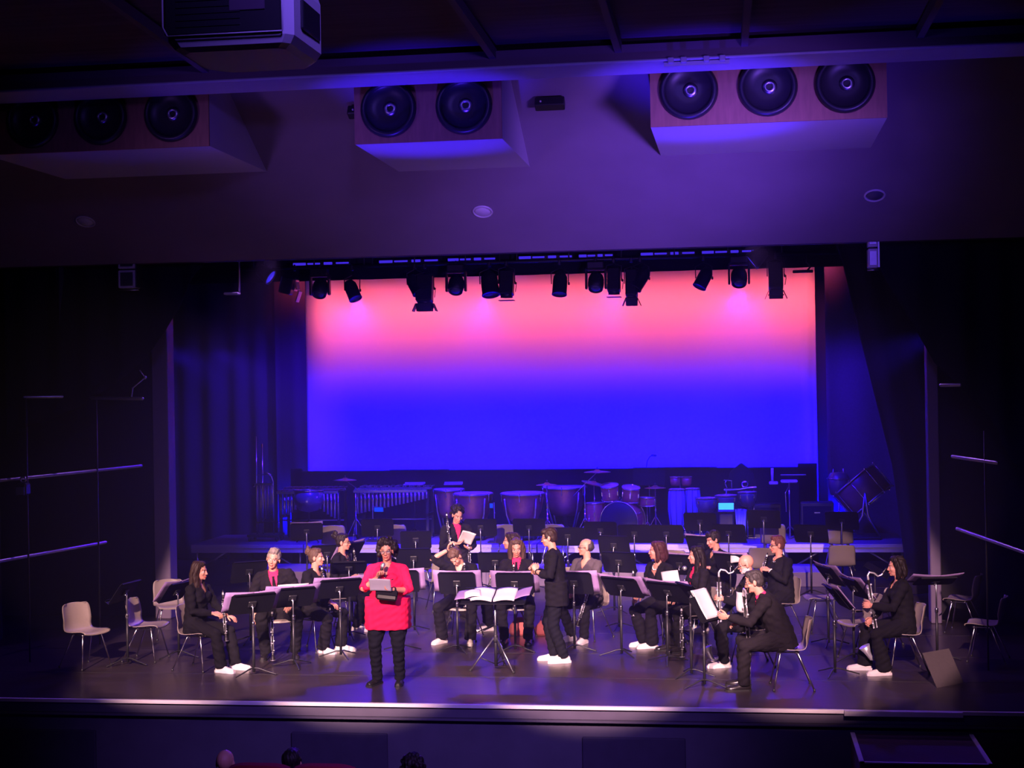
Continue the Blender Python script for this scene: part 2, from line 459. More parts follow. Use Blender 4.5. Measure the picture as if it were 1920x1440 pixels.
# ------------------------------------------------------------------ cyclorama, masking, drapes
b = MB()
b.sheet(lambda u, v: (-5.66 + 10.42 * u, 14.5 + (0.035 * math.sin(u * 260) * max(0, (u - 0.955) / 0.045)) + 0.02 * math.sin(v * 3), 0.02 + 7.165 * v), 240, 12, 0.006)
tag(b.build('cyclorama', 'cyc'), 'wide white back cloth washed salmon pink above and deep blue below', 'backdrop cloth')
# low black masking wall in front of the cloth, with stepped top
b = MB()
b.box((-0.45, 13.15, 0.93), (10.2, 0.06, 1.86), bev=0.01)
b.box((4.5, 13.15, 0.96), (0.36, 0.06, 1.93), bev=0.01)
b.box((-5.5, 13.15, 0.955), (0.24, 0.06, 1.91), bev=0.01)
b.box((-3.0, 13.12, 1.865), (1.2, 0.03, 0.02)); b.box((2.0, 13.12, 1.87), (1.6, 0.03, 0.015))
tag(b.build('masking_flat', 'drape'), 'long low black masking wall along the foot of the glowing back cloth', 'masking wall')

def drape(name, x0, x1, y, ztop, zbot, m, label, pleat=0.05, freq=7, group=None, nz=14):
    """hanging cloth between x0 and x1; zbot(u) gives the lower edge"""
    b = MB()
    nx = max(40, int(abs(x1 - x0) * freq * 6))
    L = abs(x1 - x0)
    b.sheet(lambda u, v: (x0 + (x1 - x0) * u, y + pleat * (math.sin(u * L * freq * 2 * math.pi / 2 + 0.6 * math.sin(u * 9)) + 0.4 * math.sin(u * L * freq * 1.7 + 2)), ztop + (zbot(u) - ztop) * v), nx, nz, 0.008)
    return tag(b.build(name, m), label, 'curtain', group)
drape('border_drape', -6.6, 6.6, 10.15, 7.2, lambda u: 5.42, 'drape', 'black overhead border drape above the back cloth behind the stage lamps', 0.03, 3)
drape('wing_drape', -8.9, -5.5, 13.95, 7.2, lambda u: 0.02, 'drape_bluelit', 'black wing drape hanging beside the tall chrome chime rack', 0.06, 4)
drape('wing_drape', -6.1, -5.45, 13.75, 7.2, lambda u: 0.02, 'drape_bluelit', 'narrow drape toned blue as if lit, hugging the pink edge of the back cloth', 0.03, 4)
drape('wing_drape', 4.9, 8.9, 13.6, 7.2, lambda u: 0.02, 'drape_bluelit_bright', 'blue lit back drape behind the tilted concert bass drum', 0.03, 2)
def curve_z(pts):
    def f(x):
        for (a, za), (c, zc) in zip(pts, pts[1:]):
            if (a <= x <= c) or (c <= x <= a):
                return za + (zc - za) * (x - a) / (c - a)
        return pts[0][1] if abs(x - pts[0][0]) < abs(x - pts[-1][0]) else pts[-1][1]
    return f
sw = [(-3.9, 5.5), (-4.32, 5.0), (-4.73, 4.26), (-5.21, 3.75), (-6.08, 3.25), (-7.1, 2.9)]
f1 = curve_z(sw); drape('swag_curtain', -3.9, -7.1, 4.13, 5.7, lambda u: f1(-3.9 - 3.2 * u), 'drape', 'black curtain swagged diagonally across the pillar above the side rails, on the lamp bracket side', 0.05, 4)
sw2 = [(4.7, 5.5), (5.1, 4.95), (5.79, 3.69), (6.45, 3.02), (6.73, 2.4), (7.5, 1.9)]
f2 = curve_z(sw2); drape('swag_curtain', 4.7, 7.5, 4.13, 5.7, lambda u: f2(4.7 + 2.8 * u), 'drape', 'black curtain swagged across the narrow pillar near the short side rails', 0.05, 4)
sw3 = [(4.85, 5.6), (4.95, 5.4), (5.15, 4.46), (5.5, 2.9), (5.7, 2.03), (5.85, 0.62)]
f3 = curve_z(sw3)
b = MB()
b.sheet(lambda u, v: (curve_z([(a, x) for x, a in sw3])(7.2 + (0.02 - 7.2) * v) * (1 - u) + 8.8 * u, 9.0 + 0.07 * math.sin(u * 46 + v * 2), 7.2 + (0.02 - 7.2) * v), 90, 24, 0.008)
tag(b.build('tab_curtain', 'drape_bluelit'), 'heavy black curtain drawn back in a long curve in front of the blue lit drape', 'curtain')
drape('gathered_curtain', -6.33, -6.12, 3.98, 5.3, lambda u: 4.45 + 2.2 * (abs(u - 0.7)), 'drape_bluelit', 'small gathered tail of black curtain high above the side rails', 0.03, 9)

# ------------------------------------------------------------------ rails on the side walls
def rail_frame(name, label, bars, posts, group):
    t = thing(name, label, 'pipe rail', bars[0][0])
    o0 = V(bars[0][0])
    for a, c in bars:
        b = MB(); b.tube([V(a) - o0, V(c) - o0], 0.024, 8, round_=True); b.build('rail', 'steel', t)
    for a, c in posts:
        b = MB(); b.tube([V(a) - o0, V(c) - o0], 0.012, 6); b.build('post', 'black', t)
    return t
rail_frame('pipe_rail', 'long steel pipe rails with slim posts on the dark side wall by the empty chairs', [((-6.35, 1.0, 1.34), (-5.58, 4.0, 1.38)), ((-6.5, 0.8, 2.36), (-5.28, 4.6, 2.42)), ((-5.92, 2.3, 3.44), (-5.5, 2.5, 3.44)), ((-5.57, 3.6, 3.41), (-4.85, 3.62, 3.39))], [((-5.9, 2.3, 3.44), (-5.9, 2.3, 0.0)), ((-5.55, 3.7, 3.41), (-5.55, 3.7, 0.0))], None)
rail_frame('pipe_rail', 'short pipe rails on a thin post beyond the narrow lilac pillar', [((5.85, 3.0, 2.52), (6.25, 2.2, 2.48)), ((5.89, 3.0, 1.63), (6.55, 1.2, 1.47)), ((5.75, 3.2, 3.4), (5.95, 3.0, 3.4))], [((6.14, 2.4, 2.85), (6.14, 2.4, 0.0))], None)
# small lamp clamped to the rail
t = thing('rail_lamp', 'small black lamp clamped to the long middle pipe rail', 'stage lamp', (-5.93, 2.25, 2.2))
b = MB(); b.box((0, 0, 0.05), (0.14, 0.16, 0.16), bev=0.02); b.build('housing', 'black', t)
b = MB(); b.ring((0, -0.0, 0.17), 0.035, 0.012, rot(x=90)); b.build('clamp', 'steel', t)
b = MB(); b.box((0, -0.09, 0.03), (0.11, 0.02, 0.1)); b.build('lens', 'lens', t)
t = thing('cable_arm', 'thin bent metal arm standing on the upper pipe rail', 'bracket arm', (-5.0, 3.61, 3.42))
b = MB(); b.tube([(0, 0, 0), (0.02, 0, 0.12), (0.2, 0, 0.26), (0.12, 0, 0.36)], 0.012, 6); b.build('arm', 'steel', t)
b = MB(); b.ell((0.2, 0, 0.26), 0.025); b.build('joint', 'steel', t)

# ------------------------------------------------------------------ plywood bulkheads with round nozzles
def nozzle_box(x0, x1, z0, z1, y0, depth, nx, label, ntilt=0):
    t = thing('nozzle_bulkhead', label, 'air nozzle box', ((x0 + x1) / 2, y0, z0), group='nozzle boxes under the hall ceiling')
    W, Hh = x1 - x0, z1 - z0
    b = MB(); b.box((0, depth / 2 + .02, Hh / 2), (W, depth, Hh)); b.build('casing', 'boxwhite', t)
    b = MB(); b.box((0, 0.0, Hh / 2), (W, 0.03, Hh)); b.build('front_board', 'ply', t)
    for x in nx:
        xx = x - (x0 + x1) / 2
        zz = 0.37
        b = MB(); b.lathe([(0.30, 0.0), (0.315, 0.03), (0.30, 0.07), (0.27, 0.085), (0.25, 0.055), (0.235, 0.028), (0.12, 0.02), (0.0, 0.02)], 36, (xx, -0.01, zz), rot(x=90), cap=False)
        nz_ = b.build('nozzle', 'blackplastic', t)
        b = MB(); b.lathe([(0.075, 0.02), (0.08, 0.035), (0.05, 0.05), (0.035, 0.05), (0.03, 0.025)], 20, (xx + 0.02, -0.01, zz), rot(x=90), cap=False); b.build('nozzle_core', 'steel', nz_)
    return t
nozzle_box(-0.87, 0.77, 6.165, 7.0, -0.02, 2.2, (-0.48, 0.36), 'plywood bulkhead with two round black nozzles, above the centre of the arch')
nozzle_box(2.38, 4.85, 6.22, 7.05, -0.02, 2.1, (2.79, 3.62, 4.42), 'plywood bulkhead with three nozzles and a bright blue underside')
nozzle_box(-5.2, -2.54, 6.215, 7.05, -0.02, 2.1, (-4.61, -3.8, -2.97), 'dark plywood bulkhead with three nozzles, past the hanging projector')
# bracket on the beam, dark wall vents
b = MB()
t = thing('beam_bracket', 'pale clamp bracket bolted to the long blue ceiling beam', 'bracket', (2.9, -0.80, 6.75))
for x in (-.26, -.13, .1, .26):
    b = MB(); b.box((x, 0, 0), (0.06, 0.16, 0.06), bev=0.006); b.build('clamp', 'beam', t)
b = MB(); b.box((0, 0.0, -0.03), (0.66, 0.05, 0.04)); b.build('bar', 'beam', t)
for x, lab in ((-1.02, 'small black box with a white light next to the two-nozzle bulkhead'), (1.18, 'small black box on the soffit between the two lit bulkheads')):
    t = thing('soffit_box', lab, 'wall box', (x, 0.95, 6.70))
    b = MB(); b.box((0, 0, 0), (0.34, 0.12, 0.12), rot(x=-28), bev=0.01); b.build('casing', 'black', t)
    b = MB(); b.ell((-0.1, -0.065, 0.02), 0.012); b.build('indicator', 'ivory', t)
# recessed downlights in the sloped soffit
for x, y, z, lab in ((0.04, 2.99, 5.73, 'round recessed downlight in the soffit above the middle of the stage'), (-5.32, 2.92, 5.77, 'round recessed downlight in the dark soffit below the three-nozzle bulkhead by the projector'), (4.96, 2.94, 5.76, 'dim recessed downlight in the soffit above the hanging white bracket boxes')):
    t = thing('downlight', lab, 'ceiling light', (x, y, z), group='recessed soffit downlights')
    mm = along((0, -0.53 / 1.132, -1 / 1.132))
    b = MB(); b.lathe([(0.125, -0.01), (0.135, 0.012), (0.115, 0.02), (0.105, -0.01)], 24, mtx=mm, cap=False); b.build('rim', 'ivory', t)
    b = MB(); b.lathe([(0.11, 0.004), (0.09, 0.018), (0.05, 0.03), (0.0, 0.035)], 20, mtx=mm); b.build('glass', 'lens' if x > 4 else 'ivory', t)
# ceiling projector
t = thing('projector', 'big white video projector hanging under the dark ceiling boards', 'projector', (0.58, -8.2, 5.33))
b = MB(); b.loft([[(x * kx, y * ky + dy, z) for x, y in ((-.30, -.32), (.32, -.32), (.36, -.28), (.37, .22), (.30, .33), (-.24, .33), (-.37, .2), (-.36, -.26))] for z, kx, ky, dy in ((0.0, .80, .86, .03), (0.02, .92, .95, .01), (0.06, 1.0, 1.0, 0), (0.34, 1.0, 1.0, 0), (0.40, .95, .96, 0))], False)
b.build('housing', 'ivory', t)
b = MB(); b.box((-.02, -.335, .21), (.66, .03, .28), bev=.01); b.build('rear_panel', 'blackplastic', t)
b = MB()
for k in range(6): b.box((-.1, -.353, .12 + .035 * k), (.36, .006, .012))
b.build('grille', 'black', t)
b = MB(); b.box((.12, -.355, .25), (.2, .006, .12), bev=.003); b.build('connector_panel', 'darkwall', t)
b = MB(); b.box((.372, -.0, .2), (.02, .34, .16), bev=.006); b.build('side_vent', 'black', t)
b = MB(); b.tube([(0, 0, .38), (0, 0, 2.4)], .03, 10); b.build('hanger', 'black', t)
b = MB(); b.tube([(-.33, -.352, .07), (-.355, -.352, .12), (-.355, -.352, .36)], .005, 6); b.tube([(.315, -.352, .07), (.315, -.352, .36)], .005, 6); b.tube([(-.33, -.352, .07), (.315, -.352, .07)], .004, 6); b.build('trim_edge', 'ivory', t)

# hanging speakers / bracket boxes at the arch
for x, lab, grp in ((-5.16, 'pale double bracket box hanging high beside the swagged curtain, over the side rails', None), (5.01, 'narrow pale bracket box hanging near the blue lit back drape', None)):
    t = thing('hanging_speaker', lab, 'loudspeaker', (x, 4.0, 4.92))
    k = 1.0 if x < 0 else 0.5
    for i in (0, 1):
        b = MB(); b.box((0, 0, 0.14 + i * 0.27), (0.26 * k, 0.2, 0.25), bev=0.012); c_ = b.build('cabinet', 'ivory', t)
        b = MB(); b.box((0.0, -0.102, 0.14 + i * 0.27), (0.19 * k, 0.01, 0.19), bev=0.004); b.build('grille', 'steel', c_)
    b = MB(); b.box((0.14 * k, 0, 0.27), (0.02, 0.22, 0.5)); b.build('side_plate', 'steel', t)
    b = MB(); b.tube([(0, 0, 0.5), (0, 0, 0.9)], 0.012, 6); b.tube([(-.14 * k - .0, -.02, -.01), (.14 * k, -.02, -.01)], 0.012, 6); b.build('bracket', 'steel', t)
t = thing('hanging_arm_lamp', 'small lamp on an L-shaped drop arm near the end of the lighting bar', 'stage lamp', (-3.95, 5.0, 4.9))
b = MB(); b.tube([(0.05, 0, 0.0), (0.05, 0, 0.42), (0.05, 0, 2.29)], 0.014, 6); b.build('drop_arm', 'steel', t)
b = MB(); b.box((-0.06, 0, -0.01), (0.22, 0.12, 0.035), bev=0.01); b.build('housing', 'ivory', t)

# ------------------------------------------------------------------ platforms
for i in range(6):
    x0 = -7.0 + i * 2.19
    t = thing('platform', ['stage platform under the tall chrome chime rack', 'stage platform carrying the near end of the mallet keyboards', 'stage platform carrying the smaller kettledrums', 'stage platform carrying the large kettledrum and the boom cymbal', 'stage platform under the second drum kit with the lit tablet', 'stage platform carrying the tilted concert bass drum'][i], 'stage platform', (x0 + 1.09, 12.3, 0), group='stage platforms')
    b = MB(); b.box((0, -0.15, 0.575), (2.17, 1.9, 0.05)); b.build('deck', 'deck', t)
    b = MB(); b.box((0, -1.09, 0.52), (2.17, 0.05, 0.15), bev=0.006); b.box((0, -1.12, 0.54), (2.17, 0.012, 0.012)); b.build('front_edge', 'alu', t)
    for x in (-1.0, 1.0):
        for y in (-1.02, 0.72):
            b = MB(); b.tube([(x, y, 0.0), (x, y, 0.55)], 0.024, 8); b.build('leg', 'steel', t)
    for sx in (-1, 1):
        b = MB(); b.tube([(sx * 0.98, -1.0, 0.12), (sx * 0.35, -1.0, 0.5)], 0.02, 6); b.build('brace', 'steel', t)
# low black step in front of the platforms
b = MB(); b.box((-0.3, 10.55, 0.125), (10.4, 1.2, 0.25), bev=0.008)
tag(b.build('low_riser', 'deck'), 'long low riser step in front of the aluminium platforms', 'stage riser')
# ------------------------------------------------------------------ lighting bars and lamps
YB = 9.7
t = thing('lighting_bar', 'long black double pipe lighting bar carrying the stage lamps', 'lighting bar', (0, YB, 5.62))
for dz in (0.0, 0.22):
    b = MB(); b.tube([(-5.6, 0, dz), (5.3, 0, dz)], 0.026, 10); b.build('pipe', 'black', t)
for x in (-5.2, -3.05, -0.8, 1.3, 3.7, 5.0):
    b = MB(); b.tube([(x, 0, 0.0), (x, 0, 1.575)], 0.012, 6); b.build('drop_cable', 'black', t)
for x in [-5.0 + 0.9 * k for k in range(12)]:
    b = MB(); b.tube([(x, 0, 0), (x, 0, 0.22)], 0.014, 6); b.build('spacer', 'black', t)
b = MB(); b.tube([(-5.2, 0, 0.36), (-1.0, -0.02, 0.33), (1.5, 0, 0.36), (5.0, 0, 0.34)], 0.014, 6); b.build('cable', 'rubber', t)
for x0, x1, lab in ((-4.54, -3.5, 'short glowing strip for a blue gap at the far end of the lighting bar'), (-2.98, -1.9, 'glowing strip for a blue gap above the tall barn-door lamp'), (-1.75, -0.89, 'glowing strip for a blue gap left of the tall boxy lamp hanger'), (-0.5, 0.45, 'glowing strip for a blue gap just past the tall boxy lamp hanger'), (0.55, 1.15, 'short glowing strip for a blue gap over the twin moving heads'), (1.61, 2.55, 'glowing strip for a blue gap above the angled can lamp'), (2.65, 3.55, 'glowing strip for a blue gap nearest the pale bracket box')):
    t = thing('blue_gap_strip', lab, 'glowing gap strip', ((x0 + x1) / 2, YB + 0.15, 5.70), group='glowing strips for blue gaps at the lighting bar')  # added glowing strips where blue light shows through behind the bar
    b = MB(); b.box((0, 0.03, 0.0), (x1 - x0, 0.05, 0.07), bev=0.01); b.build('housing', 'black', t)
    b = MB(); b.box((0, -0.055, -0.05), (0.03, 0.2, 0.03)); b.build('bracket', 'black', t)
    n = 4
    for k in range(n):
        wd = (x1 - x0) / n
        b = MB(); b.box((-(x1 - x0) / 2 + wd * (k + .5), 0.0, -0.0), (wd * (0.9 if k != 2 else .6), 0.02, 0.045 if k % 2 == 0 else .03), bev=0.008); b.build('gap_glow', 'bluegap', t)

def hang(t, top):
    b = MB(); b.box((0, 0, top), (0.05, 0.07, 0.09), bev=0.01); b.ring((0, 0, top + 0.03), 0.032, 0.01, rot(y=90), 14, 5); b.build('hook_clamp', 'black', t)

def can_lamp(x, z, tilt, label, r=0.115, L=0.36):
    """parabolic can; tilt sideways"""
    t = thing('can_lamp', label, 'stage lamp', (x, YB, z), group='stage lamps on the lighting bar')
    m = rot(y=tilt, x=-18)
    b = MB(); b.lathe([(0.03, L * .55), (0.07, L * .52), (r * .93, L * .32), (r, L * .1), (r, -L * .45), (r * 1.05, -L * .46), (r * 1.05, -L * .5), (r * .9, -L * .5), (r * .88, -L * .3), (0, -L * .28)], 24, mtx=m, cap=False); b.build('can', 'black', t)
    b = MB(); b.lathe([(0, -L * .40), (r * .5, -L * .41), (r * .9, -L * .44)], 20, mtx=m, cap=False); b.build('lens', 'lens', t)
    b = MB()
    for sx in (-1, 1): b.tube([(sx * (r + .02), 0, 0), (sx * (r + .025), 0, 0.2), (0, 0, 0.27)], 0.01, 6)
    b.build('yoke', 'black', t)
    b = MB(); b.box((r + .03, 0, 0.0), (0.03, 0.03, 0.05), bev=.006); b.build('tilt_knob', 'black', t)
    hang(t, 5.62 - z - 0.03)
    return t
def moving_head(x, z, label, yaw=0):
    t = thing('moving_head_lamp', label, 'stage lamp', (x, YB, z), yaw, group='stage lamps on the lighting bar')
    b = MB(); b.box((0, 0, 0.30), (0.3, 0.22, 0.13), bev=0.02); b.build('base', 'black', t)
    b = MB()
    for sx in (-1, 1): b.box((sx * 0.165, 0, 0.07), (0.035, 0.12, 0.36), bev=0.012)
    b.box((0, 0, 0.225), (0.36, 0.12, 0.03), bev=0.01)
    b.build('yoke', 'black', t)
    b = MB(); b.lathe([(0.05, 0.17), (0.11, 0.15), (0.135, 0.08), (0.14, -0.02), (0.125, -0.13), (0.115, -0.135), (0.105, -0.11), (0, -0.11)], 26, (0, 0, 0), rot(x=-35), cap=True); hd = b.build('head', 'black', t)
    b = MB(); b.lathe([(0.1, -0.11), (0.07, -0.135), (0, -0.145)], 20, mtx=rot(x=-35)); b.build('lens', 'lens', hd)
    hang(t, 5.62 - z - 0.02)
    return t
def box_lamp(x, z, label, w=0.2, h=0.36, doors=True, gel=False):
    t = thing('box_lamp', label, 'stage lamp', (x, YB - 0.02, z), group='stage lamps on the lighting bar')
    b = MB(); b.box((0, 0, 0.05), (w, 0.22, h), rot(x=-14), bev=0.02); b.build('housing', 'black', t)
    b = MB()
    for k in range(4): b.box((0, -0.12, 0.0 + k * 0.05), (w * .7, 0.012, 0.012), rot(x=-14))
    b.build('cooling_fin', 'blackplastic', t)
    b = MB(); b.lathe([(w * .42, -h * .5 + .03), (w * .45, -h * .5 - .03), (w * .4, -h * .5 - .03), (w * .36, -h * .5 + .02)], 20, (0, -0.03, 0.04), cap=False); b.build('lens_tube', 'black', t)
    if doors:
        for a, (dx, dy, rx, ry) in enumerate(((0, -.11, 28, 0), (0, .09, -28, 0), (-w * .55, 0, 0, 24), (w * .55, 0, 0, -24))):
            b = MB(); b.box((dx * 1.15, dy - 0.02, -h * .5 - 0.03), (w * .95 if dx == 0 else .01, 0.01 if dx == 0 else .2, 0.15), rot(x=rx, y=ry)); b.build('barn_door', 'black', t)
    if gel:
        b = MB(); b.box((0, -0.03, -h * .5 - 0.035), (w * 1.1, 0.22, 0.012), bev=0.003); b.build('gel_frame', 'black', t)
    b = MB()
    for sx in (-1, 1): b.tube([(sx * (w / 2 + .02), 0, 0.05), (sx * (w / 2 + .02), 0, 0.3), (0, 0, 0.34)], 0.009, 6)
    b.build('yoke', 'black', t)
    b = MB(); b.tube([(w / 2 + .02, 0, 0.1), (w / 2 + .05, -0.03, 0.02), (w / 2 + .03, 0, -0.1)], 0.007, 5); b.ell((w / 2 + .035, 0, 0.05), .022); b.build('tilt_knob', 'black', t)
    hang(t, 5.62 - z - 0.03)
    return t
moving_head(-4.0, 5.24, 'round moving head lamp nearest the pink corner of the back cloth')
can_lamp(-3.42, 5.2, -24, 'can lamp tilted sideways beside the first moving head')
can_lamp(-2.3, 5.27, -28, 'can lamp half hidden behind the tall barn-door lamp')
box_lamp(-2.12, 5.14, 'tall barn-door lamp hanging lowest over the pink cloth', 0.28, 0.48, True)
moving_head(-1.57, 5.24, 'round moving head lamp between two broad boxy lamps')
can_lamp(-0.98, 5.25, -8, 'fat can lamp joined to the boxy lamp near the middle of the bar', 0.15, 0.42)
box_lamp(-0.68, 5.2, 'boxy lamp with flat bottom near the middle of the bar', 0.24, 0.42, False, True)
can_lamp(0.24, 5.22, 2, 'upright can lamp hanging alone past the middle of the bar', 0.125, 0.40)
moving_head(0.86, 5.22, 'round moving head lamp right against a narrow boxy lamp')
box_lamp(1.17, 5.2, 'narrow boxy lamp pressed against the third moving head', 0.22, 0.40, False, True)
can_lamp(1.62, 5.27, 30, 'can lamp leaning over beside the deep barn-door lamp', 0.12, 0.4)
box_lamp(1.47, 5.14, 'deep barn-door lamp right of the bar middle, touching a leaning can', 0.2, 0.46, True)
can_lamp(2.69, 5.25, 26, 'can lamp tilted toward the middle, standing alone on the bar')
moving_head(3.28, 5.24, 'round moving head lamp under the blue blade-like reflector')
box_lamp(3.89, 5.2, 'barn-door lamp with side shutters at the far bar end', 0.24, 0.46, True, True)
# two lit blue lenses and a side lamp
t = thing('blue_lens_lamp', 'lamp with an oval glowing blue lens left of the pink cloth', 'stage lamp', (-4.87, 9.6, 5.47))
m = rot(y=-55, x=-10)
b = MB(); b.lathe([(0.05, 0.3), (0.1, 0.25), (0.135, 0.05), (0.14, -0.02), (0.13, -0.02), (0.125, 0.02)], 24, mtx=m, cap=False); b.build('can', 'black', t)
b = MB(); b.lathe([(0.125, 0.0), (0.06, -0.015), (0, -0.02)], 20, mtx=m); b.build('lens', 'bluelens', t)
hang(t, 0.15)
t = thing('blue_lens_lamp', 'lamp with a thin blade of glowing blue lens above a moving head', 'stage lamp', (3.5, 9.55, 5.5))
m = rot(y=52, x=-6)
b = MB(); b.lathe([(0.05, 0.3), (0.1, 0.25), (0.15, 0.05), (0.155, -0.02), (0.145, -0.02), (0.14, 0.02)], 24, mtx=m, cap=False); b.build('can', 'black', t)
b = MB(); b.lathe([(0.14, 0.0), (0.06, -0.012), (0, -0.016)], 20, mtx=m); b.build('lens', 'bluelens', t)
hang(t, 0.12)
t = thing('side_shutter_lamp', 'lamp seen edge-on with pink lit shutters at the near bar end', 'stage lamp', (-4.47, 9.75, 5.2))
b = MB(); b.box((-0.14, 0, 0.12), (0.22, 0.22, 0.3), rot(y=14), bev=0.02); b.build('housing', 'black', t)
for k, (a, z) in enumerate(((12, 0.14), (-8, 0.16), (20, -0.06))):
    b = MB(); b.box((0.01 + 0.02 * k, 0.06, z - 0.02), (0.012, 0.2, 0.2), rot(y=a), bev=0.003); b.build('shutter', 'steel', t)
hang(t, 0.42)
t = thing('drop_hook', 'black hooked bracket at the far end of the lighting bar', 'bracket', (4.42, 9.7, 5.3))
b = MB(); b.box((-0.08, 0, 0.02), (0.34, 0.05, 0.05), bev=0.01); b.build('arm', 'black', t)
b = MB(); b.tube([(0.0, 0, 0.04), (0.05, 0, 0.1), (-0.02, 0, 0.18), (0, 0, 0.3)], 0.02, 6); b.build('hook', 'black', t)
# ------------------------------------------------------------------ chairs
def catmull(P, n):
    P = [V(p) for p in P]
    P = [P[0] * 2 - P[1]] + P + [P[-1] * 2 - P[-2]]
    out = []
    segs = len(P) - 3
    for k in range(n + 1):
        t = k / n * segs
        i = min(int(t), segs - 1); u = t - i
        a, b_, c, d = P[i:i + 4]
        out.append(0.5 * ((2 * b_) + (c - a) * u + (2 * a - 5 * b_ + 4 * c - d) * u * u + (3 * b_ - a - 3 * c + d) * u ** 3))
    return out
PROF = catmull([(.20, .225, .425), (.205, .215, .448), (.215, .14, .457), (.225, .02, .445), (.225, -.09, .440), (.22, -.155, .455), (.215, -.20, .515), (.215, -.222, .60), (.215, -.242, .70), (.20, -.258, .77), (.155, -.268, .80)], 30)
def shell_fn(u, v):
    k = v * 30; i = min(int(k), 29); f = k - i
    p = PROF[i].lerp(PROF[i + 1], f)
    a = u * 2 - 1
    x = p.x * (a if abs(a) < .98 else a)
    back = max(0.0, min(1.0, (v - .5) / .2))
    q = abs(a) ** 2.6
    return (x, p.y + back * 0.055 * q, p.z + (1 - back) * 0.022 * q - (0.02 * q if v > .97 else 0))
def make_chair(label, group=None):
    t = thing('stacking_chair', label, 'chair', group=group)
    b = MB(); b.sheet(shell_fn, 14, 30, 0.007); b.build('shell', 'shell', t)
    for sx in (-1, 1):
        for (y0, y1) in ((.11, .20), (-.07, -.25)):
            b = MB(); b.tube([(sx * .12, y0, .438), (sx * .145, y0 + (y1 - y0) * .08, .405), (sx * .225, y1, .012)], .0095, 8)
            lg = b.build('leg', 'chrome', t)
            b = MB(); b.lathe([(.013, 0), (.015, .004), (.012, .03)], 8, (sx * .226, y1, 0)); b.build('foot_cap', 'blackplastic', lg)
        b = MB(); b.box((sx * .135, .02, .425), (.03, .24, .014), bev=.004); b.ell((sx * .15, .12, .425), .016, nu=8, nv=6); b.ell((sx * .15, -.06, .425), .016, nu=8, nv=6); b.build('bracket', 'chrome', t)
    return t
chair0 = None
def chair(x, y, rz, label, z=0.0, group=None):
    global chair0
    if chair0 is None:
        chair0 = make_chair(label, group); c = chair0
    else:
        c = dup(chair0, label=label)
        if group: c['group'] = group
    c.location = (x, y, z); c.rotation_euler = (0, 0, R(rz))
    return c
# ------------------------------------------------------------------ music stands
def stand(x, y, h, rz, label, tilt=27, w=0.5, papers=0, z=0.0, base=True, fold_label=None, pm='folder', leg_rz=0, pw=0.66, ph=0.33):
    """front (music side) faces local +Y"""
    t = thing('music_stand', label, 'music stand', (x, y, z), rz, group='black orchestra music stands')
    T = R(tilt)
    uz = V((0, -math.sin(T), math.cos(T))); nn = V((0, math.cos(T), math.sin(T)))
    m = Matrix(((1, 0, 0), (0, nn.y, uz.y), (0, nn.z, uz.z)))
    c = V((0, 0.03, h))
    b = MB()
    hw, hh, q = w / 2, 0.165, 0.03
    out = [(-hw + q, -hh), (hw - q, -hh), (hw, -hh + q), (hw, hh - q), (hw - q, hh), (-hw + q, hh), (-hw, hh - q), (-hw, -hh + q)]
    b.loft([[c + m @ V((px, d, pz)) for px, pz in out] for d in (-0.003, 0.003)], False)
    b.box(c + m @ V((0, 0.03, -hh)), (w - .03, 0.06, 0.005), m); b.box(c + m @ V((0, 0.06, -hh + .01)), (w - .03, 0.005, 0.025), m)
    b.box(c + m @ V((0, -0.012, hh)), (w - .05, 0.02, 0.005), m)
    d = b.build('desk', 'desk', t)
    b = MB(); b.box(c + m @ V((0, -0.016, 0.0)), (0.10, 0.02, 0.09), m, bev=0.006); b.build('bracket', 'black', t)
    b = MB(); b.ell(c + m @ V((0, -0.04, -0.02)), (0.026, .016, .016), m, 10, 6); b.build('knob', 'chrome', t)
    b = MB(); b.tube([(0, 0, 0.55), (0, 0, h - 0.05), c + m @ V((0, -0.02, 0))], 0.0105, 8); b.build('upper_tube', 'steel', t)
    b = MB(); b.tube([(0, 0, 0.035), (0, 0, min(0.62, h - .2))], 0.0165, 10); b.build('lower_tube', 'black', t)
    b = MB(); b.lathe([(.02, 0), (.023, .01), (.023, .05), (.019, .06)], 10, (0, 0, min(.62, h - .2) - .03)); b.build('collar', 'chrome', t)
    if base:
        for k in range(3):
            a = R(leg_rz + 90 + 120 * k)
            dx, dy = math.cos(a), math.sin(a)
            b = MB(); b.tube([(0, 0, .085), (dx * .06, dy * .06, .082), (dx * .16, dy * .16, .05), (dx * .28, dy * .28, .014)], [(.014, .011), (.013, .010), (.012, .009), (.011, .008)], 6, round_=True); b.build('leg', 'black', t)
    if papers:
        f = thing('music_folder', fold_label or (label.replace('music stand', 'stand') + ' holding this folder'), 'sheet music', tuple(Matrix.Translation((x, y, z)) @ Matrix.Rotation(R(rz), 4, 'Z') @ V((0, 0, 0))), rz, group='music folders on the stands')
        for sx in (-1, 1):
            b = MB()
            b.sheet(lambda u, v: c + m @ V((sx * u * pw / 2, 0.012 + 0.03 * u * u + 0.006 * math.sin(u * 3), -hh + .008 + v * ph)), 6, 4, 0.006)
            b.build('page', pm, f)
        if papers > 1:
            b = MB(); b.sheet(lambda u, v: c + m @ V((-.2 + .4 * u, 0.05 + .004 * math.sin(u * 6), -hh + .05 + v * .29)), 6, 3, .002); b.build('loose_sheet', 'paper', f)
    return t
# ------------------------------------------------------------------ percussion on the platforms
DZ = 0.6
